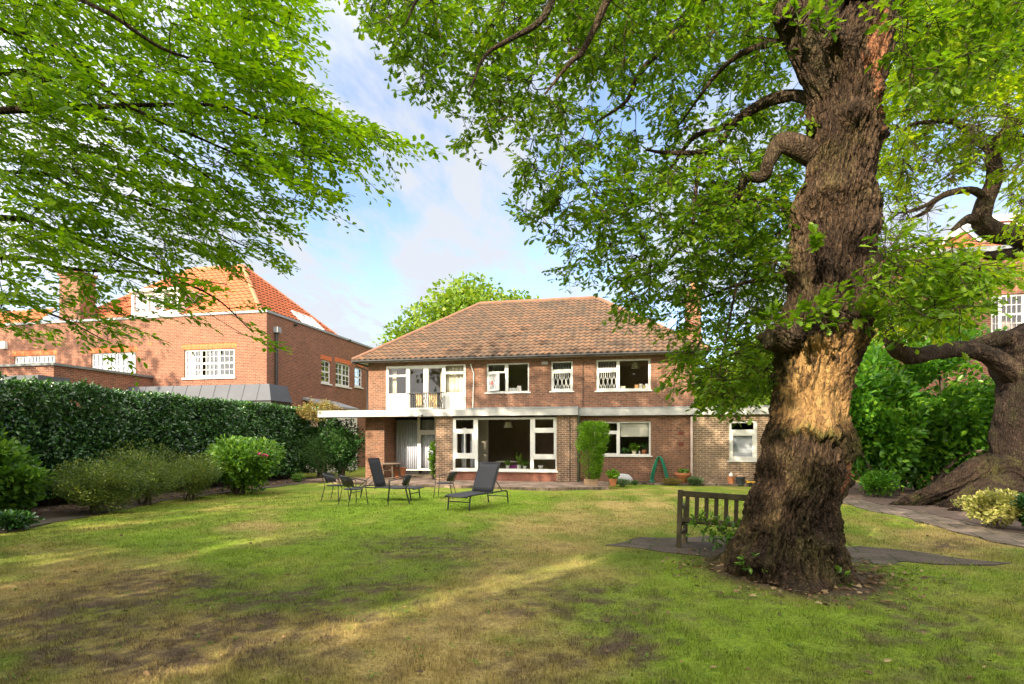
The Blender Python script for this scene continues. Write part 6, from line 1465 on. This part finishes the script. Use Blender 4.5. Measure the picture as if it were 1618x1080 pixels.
# tall conifer in a wooden box
q = gnd(934, 766, .09); e = empty('planter', 'small wooden box planter holding the tall bright conifer', 'planter', (q[0], q[1], .09)); mb = MB(); mb.panel(-.24, .24, 0, .22, [], -.17, -.14); mb.panel(-.24, .24, 0, .22, [], .14, .17); mb.box(-.24, -.21, -.139, .139, 0, .22); mb.box(.21, .24, -.139, .139, 0, .22); mb.box(-.2, .2, -.139, .139, .02, .18); mb.build('body', simple('pale_wood', (.36, .24, .14), .8, .3, 8), e, False)
def conifer(q):
    e = empty('potted_conifer', 'tall dense bright green conifer, bare and brown on its lower left side', 'conifer', (q[0], q[1], .27)); n = 8500; h = 2.05
    f = rng.random(n)**.8; a = rng.random(n)*6.283; w = np.interp(f, [0, .12, .35, .7, .93, 1], [.2, .3, .38, .5, .52, .34])*(.4+1.2*fbm(np.stack([np.cos(a)*2.6, np.sin(a)*2.2, f*9], -1), 4, 3))
    rr = w*rng.random(n)**.4; P = np.stack([rr*np.cos(a)+.03+.05*f, rr*np.sin(a)*.9, f*h], -1); gap = (P[:, 0] < .02-.1*f) & (f < .5) & (rng.random(n) < .8); P = P[~gap]; a = a[~gap]; n = len(P)
    U = np.stack([np.cos(a), np.sin(a), np.full(n, .7)], -1); leaf_obj('foliage', P, unit(U+rand_unit(n)*.7), unit(U*.4+rand_unit(n)+[0, 0, .3]), .1*(.6+.8*rng.random(n)), LANCE, M['lf_conifer'], e, False)
    n2 = 500; P2 = np.stack([-.36*rng.random(n2)-.02, (rng.random(n2)-.5)*.5, .1+.85*rng.random(n2)], -1); leaf_obj('dead_foliage', P2, rand_unit(n2), rand_unit(n2), .05*np.ones(n2), LANCE, M['lf_dry'], e, False)
    mb = MB()
    for k in range(9): t = np.array([(rng.random()-.6)*.6, (rng.random()-.5)*.5, .5+1.2*rng.random()]); mb.tube(smooth_path([(.02*k-.08, 0, -.12), t*.5, t], 3), np.linspace(.022, .006, 7), 5)
    mb.build('stem', M['stem'], e, False)
conifer(gnd(934, 766, .09))
q = gnd(968, 768, .1); q[2] = .095; pot('flower_pot', 'small square-looking terracotta pot with a lime plant under the kitchen window', q+[0, .25, 0], .14, .26); plant_in('lime_plant', 'lime green leafy plant growing in the small pot under the kitchen window', q+[0, .25, .2], .26, .36, 520, .09, OVAL, 'lf_conifer')
# rounded pale stone
q = gnd(986, 766, .0); mb = MB(); bm = bmesh.new(); bmesh.ops.create_icosphere(bm, subdivisions=4, radius=1)
for v in bm.verts: c = np.array(v.co); k = 1+.35*(float(fbm(c[None]*1.3+4, 2, 3)[0])-.5); v.co = Vector((c[0]*.3*k, c[1]*.26*k, c[2]*.24*k+.2))
me = bpy.data.meshes.new('boulder'); bm.to_mesh(me); bm.free(); [setattr(f, 'use_smooth', True) for f in me.polygons]
o = link('boulder', me, simple('pale_grey_stone', (.42, .42, .43), .85, .25, 5, 0, .3), None); o.location = (q[0], q[1]+.2, -.02); tag(o, 'rounded pale grey boulder between the lime plant and the green hose', 'boulder')
q = gnd(986, 769); plant_in('lavender', 'low grey-green clump growing in front of the pale boulder', q, .3, .3, 900, .07, LANCE, 'lf_lav', up=.9)
q = gnd(1003, 767); plant_in('lavender', 'small dark tuft to the right of the pale boulder', q, .16, .2, 300, .06, LANCE, 'lf_mid', up=.9)
# hose on a hook
def hose():
    c = on_y(1042, 722, YG-.1); mb = MB(); zt = c[2]; zb = .1; 
    for k in range(8):
        o = (k-3.5)*.018; q = (k % 3-1)*.03; w = .27+.03*rng.random(); h = zt-zb
        pts = [(-w+q+.1, -.1, 0), (-w+q, -.02, .03), (-w*.82+q, 0, h*.35), (-w*.5+q*.8, 0, h*.72), (-w*.2+q*.3, .0, h*.97), (.0, 0, h*1.02), (w*.25+q*.3, 0, h*.95), (w*.58+q*.8, 0, h*.68), (w*.9+q, 0, h*.32), (w*1.1+q, -.02, .03), (w*.9+q, -.1, 0)]
        mb.tube(smooth_path([(c[0]+x+.5*o, c[1]-.05+o+y, zb+z) for x, y, z in pts], 4), .019, 7, False)
    o = mb.build('garden_hose', simple('green_hose', (.01, .17, .095), .45, .25, 7), smooth=True); tag(o, 'dark green garden hose looped over a wall hook below the kitchen window', 'hose')
    mb = MB(); mb.tube([(c[0], YG, zt-.02), (c[0], YG-.2, zt-.02), (c[0], YG-.21, zt+.05)], .016, 7); h = mb.build('hose_hook', M['dark_trim'], o)
    mb = MB(); mb.tube(smooth_path([(c[0]-.15, c[1]-.15, .1), (c[0]-.7, c[1]-.1, .1), (c[0]-1.2, c[1]+.0, .12), (c[0]-1.9, c[1]+.05, .11)], 5), .02, 7); mb.build('loose_end', M['dark_trim'], o)
hose()
q = on_y(1079, 757, YG-.35); q[2] = .05; pot('plant_bowl', 'wide shallow terracotta bowl on a foot against the wall beside the downpipe', q, .29, .42, taper=.3); plant_in('bowl_plant', 'sparse yellow-green plant in the wide terracotta bowl', q+[0, 0, .34], .24, .22, 300, .07, OVAL, 'lf_rhodo')
q = gnd(1062, 767); bush('lavender', 'dry brownish low clump in front of the terracotta bowl', q, .48, .2, .3, 1000, .07, LANCE, 'lf_dry', cat='plant', up=.9, z0=0)
q = gnd(1100, 767.5); bush('lavender', 'rounded blue-green tussock to the right of the downpipe', q, .32, .25, .34, 1500, .09, LANCE, 'lf_lav', cat='plant', up=1.0, z0=0)
q = on_y(1155, 764, YE-.35); q[2] = .05; e = pot('flower_pot', 'upright terracotta pot under the small extension window', q, .135, .3); 
mb = MB(); mb.lathe([(.03, 0), (.075, .05), (.06, .12), (.02, .17), (.008, .2)], q+[0, 0, .27], 14); tag(mb.build('garden_cloche', M['white']), 'small white bell-shaped ornament in the upright terracotta pot', 'ornament')
q = on_y(1170, 766, YE-.4); q[2] = .05; M['bucket'] = simple('dark_blue_grey_plastic', (.035, .045, .055), .45, .2, 5); e = pot('bucket', 'dark blue-grey bucket beside the upright terracotta pot', q, .16, .29, 'bucket', .82, True, 'bucket', False)
mb = MB(); mb.tube([(.165*math.cos(t), .02, .28+.1*math.sin(t)) for t in np.linspace(0, math.pi, 13)], .008, 6); mb.build('handle', M['black_metal'], e, False)
# toys by the oak
q = on_y(1194, 768, YE-.5); q[2] = .05; mb = MB(); e = empty('toy_truck', 'yellow and dark plastic toy tray lying by the wall beside the oak', 'toy', tuple(q)); mb.box(-.32, .3, -.14, .14, .09, .13); mb.box(-.32, -.29, -.14, .14, .131, .18); mb.build('body', simple('yellow_plastic', (.75, .42, .02), .4, .1), e, False, bevel=.012)
mb = MB(); 
for x in (-.2, .18):
    for y in (-.15, .13): mb.tube([(x, y, .06), (x, y+.03, .06)], .06, 12)
mb.build('wheel', M['black_metal'], e, False)
q2 = q+[.12, 0, .132]; mb = MB(); bm = bmesh.new(); bmesh.ops.create_icosphere(bm, subdivisions=3, radius=.13); me = bpy.data.meshes.new('toy_ball'); bm.to_mesh(me); bm.free(); [setattr(f, 'use_smooth', True) for f in me.polygons]
def ball_mat():
    m, N, L, b = new_mat('blue_pink_plastic'); t = N.new('ShaderNodeTexCoord'); s = N.new('ShaderNodeSeparateXYZ'); L.new(t.outputs['Object'], s.inputs[0]); r = ramp(N, L, s.outputs[0], [(.0, (.01, .16, .55)), (.06, (.55, .1, .5))]); L.new(r.outputs[0], b.inputs['Base Color']); set_in(b, Roughness=.35); return m
o = link('toy_ball', me, ball_mat()); o.location = tuple(q2+[0, 0, .12]); tag(o, 'blue and pink toy ball lying on the yellow toy tray', 'toy')
# plants and pots on the ledges
zl = cBay[3][2]
def ledge(px, lab, mat, r, h): 
    p = on_y(px, 742, YB+.26); p[2] = zl; pot('flower_pot', lab, p, r, h, mat, .75, True, group=None); return p+[0, 0, h*.85]
p = ledge(802, 'white pot at the left of the plants on the bay ledge', 'white', .08, .14); plant_in('house_plant', 'small green plant in the left white pot on the bay ledge', p, .13, .2, 130, .08, OVAL, 'lf_rhodo')
p = ledge(820, 'white pot holding the tall spiky plant on the bay ledge', 'white', .09, .15); strap = strap_plant
def spiky(p):
    e = empty('spiky_house_plant', 'tall spiky green plant standing on the bay window ledge', 'plant', tuple(p)); mb = MB()
    for i in range(16):
        a = rng.random()*6.28; o = np.array([math.cos(a), math.sin(a), 0]); L = .3+.28*rng.random(); vs = []; sd = np.array([-o[1], o[0], 0])
        for k in range(6): t = k/5; q = o*(.02+.2*t*t*rng.uniform(.7, 1)) + np.array([0, 0, L*t]); wv = .022*(1-t*t)+.002; vs += [q-sd*wv, q+sd*wv]
        mb.add(vs, [(2*k, 2*k+1, 2*k+3, 2*k+2) for k in range(5)])
    mb.build('foliage', M['lf_conifer'], e, False)
spiky(p)
p = ledge(829, 'white pot to the right of the spiky plant on the bay ledge', 'white', .075, .12); plant_in('house_plant', 'drooping green plant right of the spiky one on the bay ledge', p, .17, .2, 140, .09, OVAL, 'lf_rhodo')
ledge(854.5, 'white bowl on the ledge of the right side light of the bay', 'white', .1, .14)
a = rect(YB+.3, 805, 733, 817, 737.5); mb = MB(); mb.box(a[0], a[1], YB+.34, YB+.4, zl+.001, zl+.13); tag(mb.build('purple_box', simple('purple_card', (.2, .015, .16), .5)), 'purple box lying between the pots on the bay ledge', 'box')
zk = cE[2][2]; p = on_y(1002, 717, YG+.24); p[2] = zk; pot('flower_pot', 'cream pot in the middle of the kitchen window ledge', p, .09, .12, 'cream', .8); plant_in('house_plant', 'lime house plant in the middle of the kitchen window', p+[0, 0, .1], .2, .3, 260, .1, OVAL, 'lf_conifer')
p = on_y(1018, 717, YG+.24); p[2] = zk; pot('flower_pot', 'terracotta pot at the right end of the kitchen window ledge', p, .11, .16); plant_in('house_plant', 'tall dark house plant at the right end of the kitchen window', p+[0, 0, .13], .12, .36, 160, .08, LANCE, 'lf_mid', up=1.0)
p = on_y(988, 717, YG+.24); p[2] = zk; plant_in('house_plant', 'loose green plant at the left of the wide kitchen pane', p, .2, .22, 160, .08, OVAL, 'lf_mid')
mb = MB(); p = on_y(1010.5, 717, YG+.2); mb.lathe([(.03, 0), (.035, .08), (.015, .1), (.015, .13)], (p[0], p[1], zk), 12); tag(mb.build('soap_bottle', M['white']), 'small white bottle between the pots on the kitchen ledge', 'bottle')

# ================================================================== GRASS AND FALLEN LEAVES
def grass():
    n = 330000; d = 3.6*(18.5/3.6)**rng.random(n); r = (rng.random(n)*2-1)*(d*.95+.5)
    P = RV[None]*r[:, None]+FV[None]*d[:, None]; x, y = P[:, 0], P[:, 1]
    lx = np.interp(y, [p[1] for p in pin], [p[0] for p in pin]); rxx = np.interp(y, [p[1] for p in rin][::-1], [p[0] for p in rin][::-1])
    k = (x > lx+.03*rng.random(n)) & (x < rxx-.03) & (y < 20.6) & ~in_poly(x, y, [q[:2] for q in pad]) & (np.hypot(r-3.55, d-7.25) > .72); P = P[k]; x, y, d = x[k], y[k], d[k]; n = len(P)
    C = lawn_colour(x, y); dens = np.clip((C[:, 1]-.055)/.05, .12, 1); k = rng.random(n) < dens; P, x, y, d, C = P[k], x[k], y[k], d[k], C[k]; n = len(P)
    z = (fbm(p3(x, y)*.7, 70, 3)-.5)*.05+(fbm(p3(x, y)*4, 71, 2)-.5)*.018; P[:, 2] = z-.004
    a = rng.random(n)*6.283; h = (.016+.03*rng.random(n))*(.35+1.5*np.clip(fbm(p3(x, y)*5.5, 77, 3)*1.6-.4, 0, 1.2)); w = (.0022+.0022*rng.random(n))*np.clip(d/7, 1, 2.2); lean = rng.random(n)*1.0
    s = np.stack([np.cos(a), np.sin(a), np.zeros(n)], -1); f = np.stack([-np.sin(a), np.cos(a), np.zeros(n)], -1)*lean[:, None]
    tip = P+(f*.9+np.array([0, 0, 1.0]))*h[:, None]; V = np.stack([P-s*w[:, None], P+s*w[:, None], tip], 1).reshape(-1, 3)
    me = np_mesh('grass_blades', V, np.arange(3*n), np.full(n, 3)); CC = np.repeat(np.clip(C*(.7+.75*rng.random((n, 1))), 0, 1), 3, 0); set_col(me, 'col', CC)
    m, N, L, b = new_mat('grass_blade'); out = N['Material Output']; v = N.new('ShaderNodeVertexColor'); v.layer_name = 'col'; L.new(v.outputs[0], b.inputs['Base Color']); set_in(b, Roughness=.7, Specular_IOR_Level=.2)
    tl = N.new('ShaderNodeBsdfTranslucent'); L.new(v.outputs[0], tl.inputs[0]); mi = N.new('ShaderNodeMixShader'); mi.inputs[0].default_value = .3; L.new(b.outputs[0], mi.inputs[1]); L.new(tl.outputs[0], mi.inputs[2]); L.new(mi.outputs[0], out.inputs[0])
    tag(link('grass_blades', me, m), 'short patchy mown grass over the lawn', 'grass', kind='stuff')
grass()
n = 520; d = 4+14*rng.random(n)**1.4; r = (rng.random(n)*2-1)*d*.9; P = RV[None]*r[:, None]+FV[None]*d[:, None]; P[:, 2] = .02
k = (P[:, 0] > -11) & (P[:, 0] < 5.6) & (P[:, 1] < 20.3) & (np.hypot(r-3.55, d-7.25) > .9); P = P[k]; n = len(P)
leafN = unit(np.tile([0, 0, 1.0], (n, 1))+rng.normal(size=(n, 3))*.4); M['lf_litter'] = leaf_mat('fallen_leaf', [(.05, .032, .022), (.11, .065, .035), (.2, .12, .05), (.38, .3, .16)], .1, .8)
tag(leaf_obj('fallen_leaves', P, rand_unit(n)*[1, 1, .1], leafN, .035+.045*rng.random(n)**2, OAK, M['lf_litter']), 'scattered dry fallen leaves on the lawn', 'leaves', kind='stuff')
M['lf_weed'] = leaf_mat('weed_leaf', [(.07, .13, .015), (.11, .19, .02), (.15, .24, .025)], .3, .6)
n = 420; d = 4+9*rng.random(n); r = (rng.random(n)*2-1)*d*.9; c0 = RV[None]*r[:, None]+FV[None]*d[:, None]; c0 = c0[(c0[:, 0] > -10.5) & (c0[:, 0] < 5.2) & (np.hypot(r-3.55, d-7.25) > 1.0)]
q = len(c0); P = np.repeat(c0, 7, 0)+rng.normal(size=(q*7, 3))*.022; P[:, 2] = .018+.012*rng.random(q*7)
tag(leaf_obj('lawn_weeds', P, rand_unit(q*7)*[1, 1, .15], unit(np.tile([0, 0, 1.0], (q*7, 1))+rng.normal(size=(q*7, 3))*.35), .016+.022*rng.random(q*7), OVAL, M['lf_weed']), 'low broad-leaved weeds growing in the lawn', 'weeds', kind='stuff')
n = 420; a = rng.random(n)*6.283; rr = .8+.9*rng.random(n)**2; P = np.stack([tree0[0]+rr*np.cos(a), tree0[1]+rr*np.sin(a), np.full(n, .03)], -1)
tag(leaf_obj('fallen_leaves', P, rand_unit(n)*[1, 1, .15], unit(np.tile([0, 0, 1.0], (n, 1))+rng.normal(size=(n, 3))*.5), .05+.05*rng.random(n), OAK, M['lf_litter']), 'dry leaves gathered round the foot of the big oak', 'leaves', kind='stuff')
mb = MB()
for k in range(70):
    a = rng.random()*6.28; rr = .85+.8*rng.random(); p = np.array([tree0[0]+rr*math.cos(a), tree0[1]+rr*math.sin(a), .02]); v = rand_unit(1)[0]*[.14, .14, .02]; mb.tube([p, p+v*.6+[0, 0, .015], p+v], .004, 4)
tag(mb.build('fallen_twigs', M['stem']), 'small dead twigs lying round the foot of the big oak', 'twigs', kind='stuff')
n = 2600; y = 6+16*rng.random(n); side = rng.random(n) < .5; x = np.where(side, -12.9-1.2*rng.random(n), 7.2+3.5*rng.random(n)); P = np.stack([x, y, np.full(n, .04)], -1)
tag(leaf_obj('leaf_litter', P, rand_unit(n)*[1, 1, .1], unit(np.tile([0, 0, 1.0], (n, 1))+rng.normal(size=(n, 3))*.45), .05+.06*rng.random(n), OAK, M['lf_litter']), 'brown leaf litter on the border soil', 'leaves', kind='stuff')
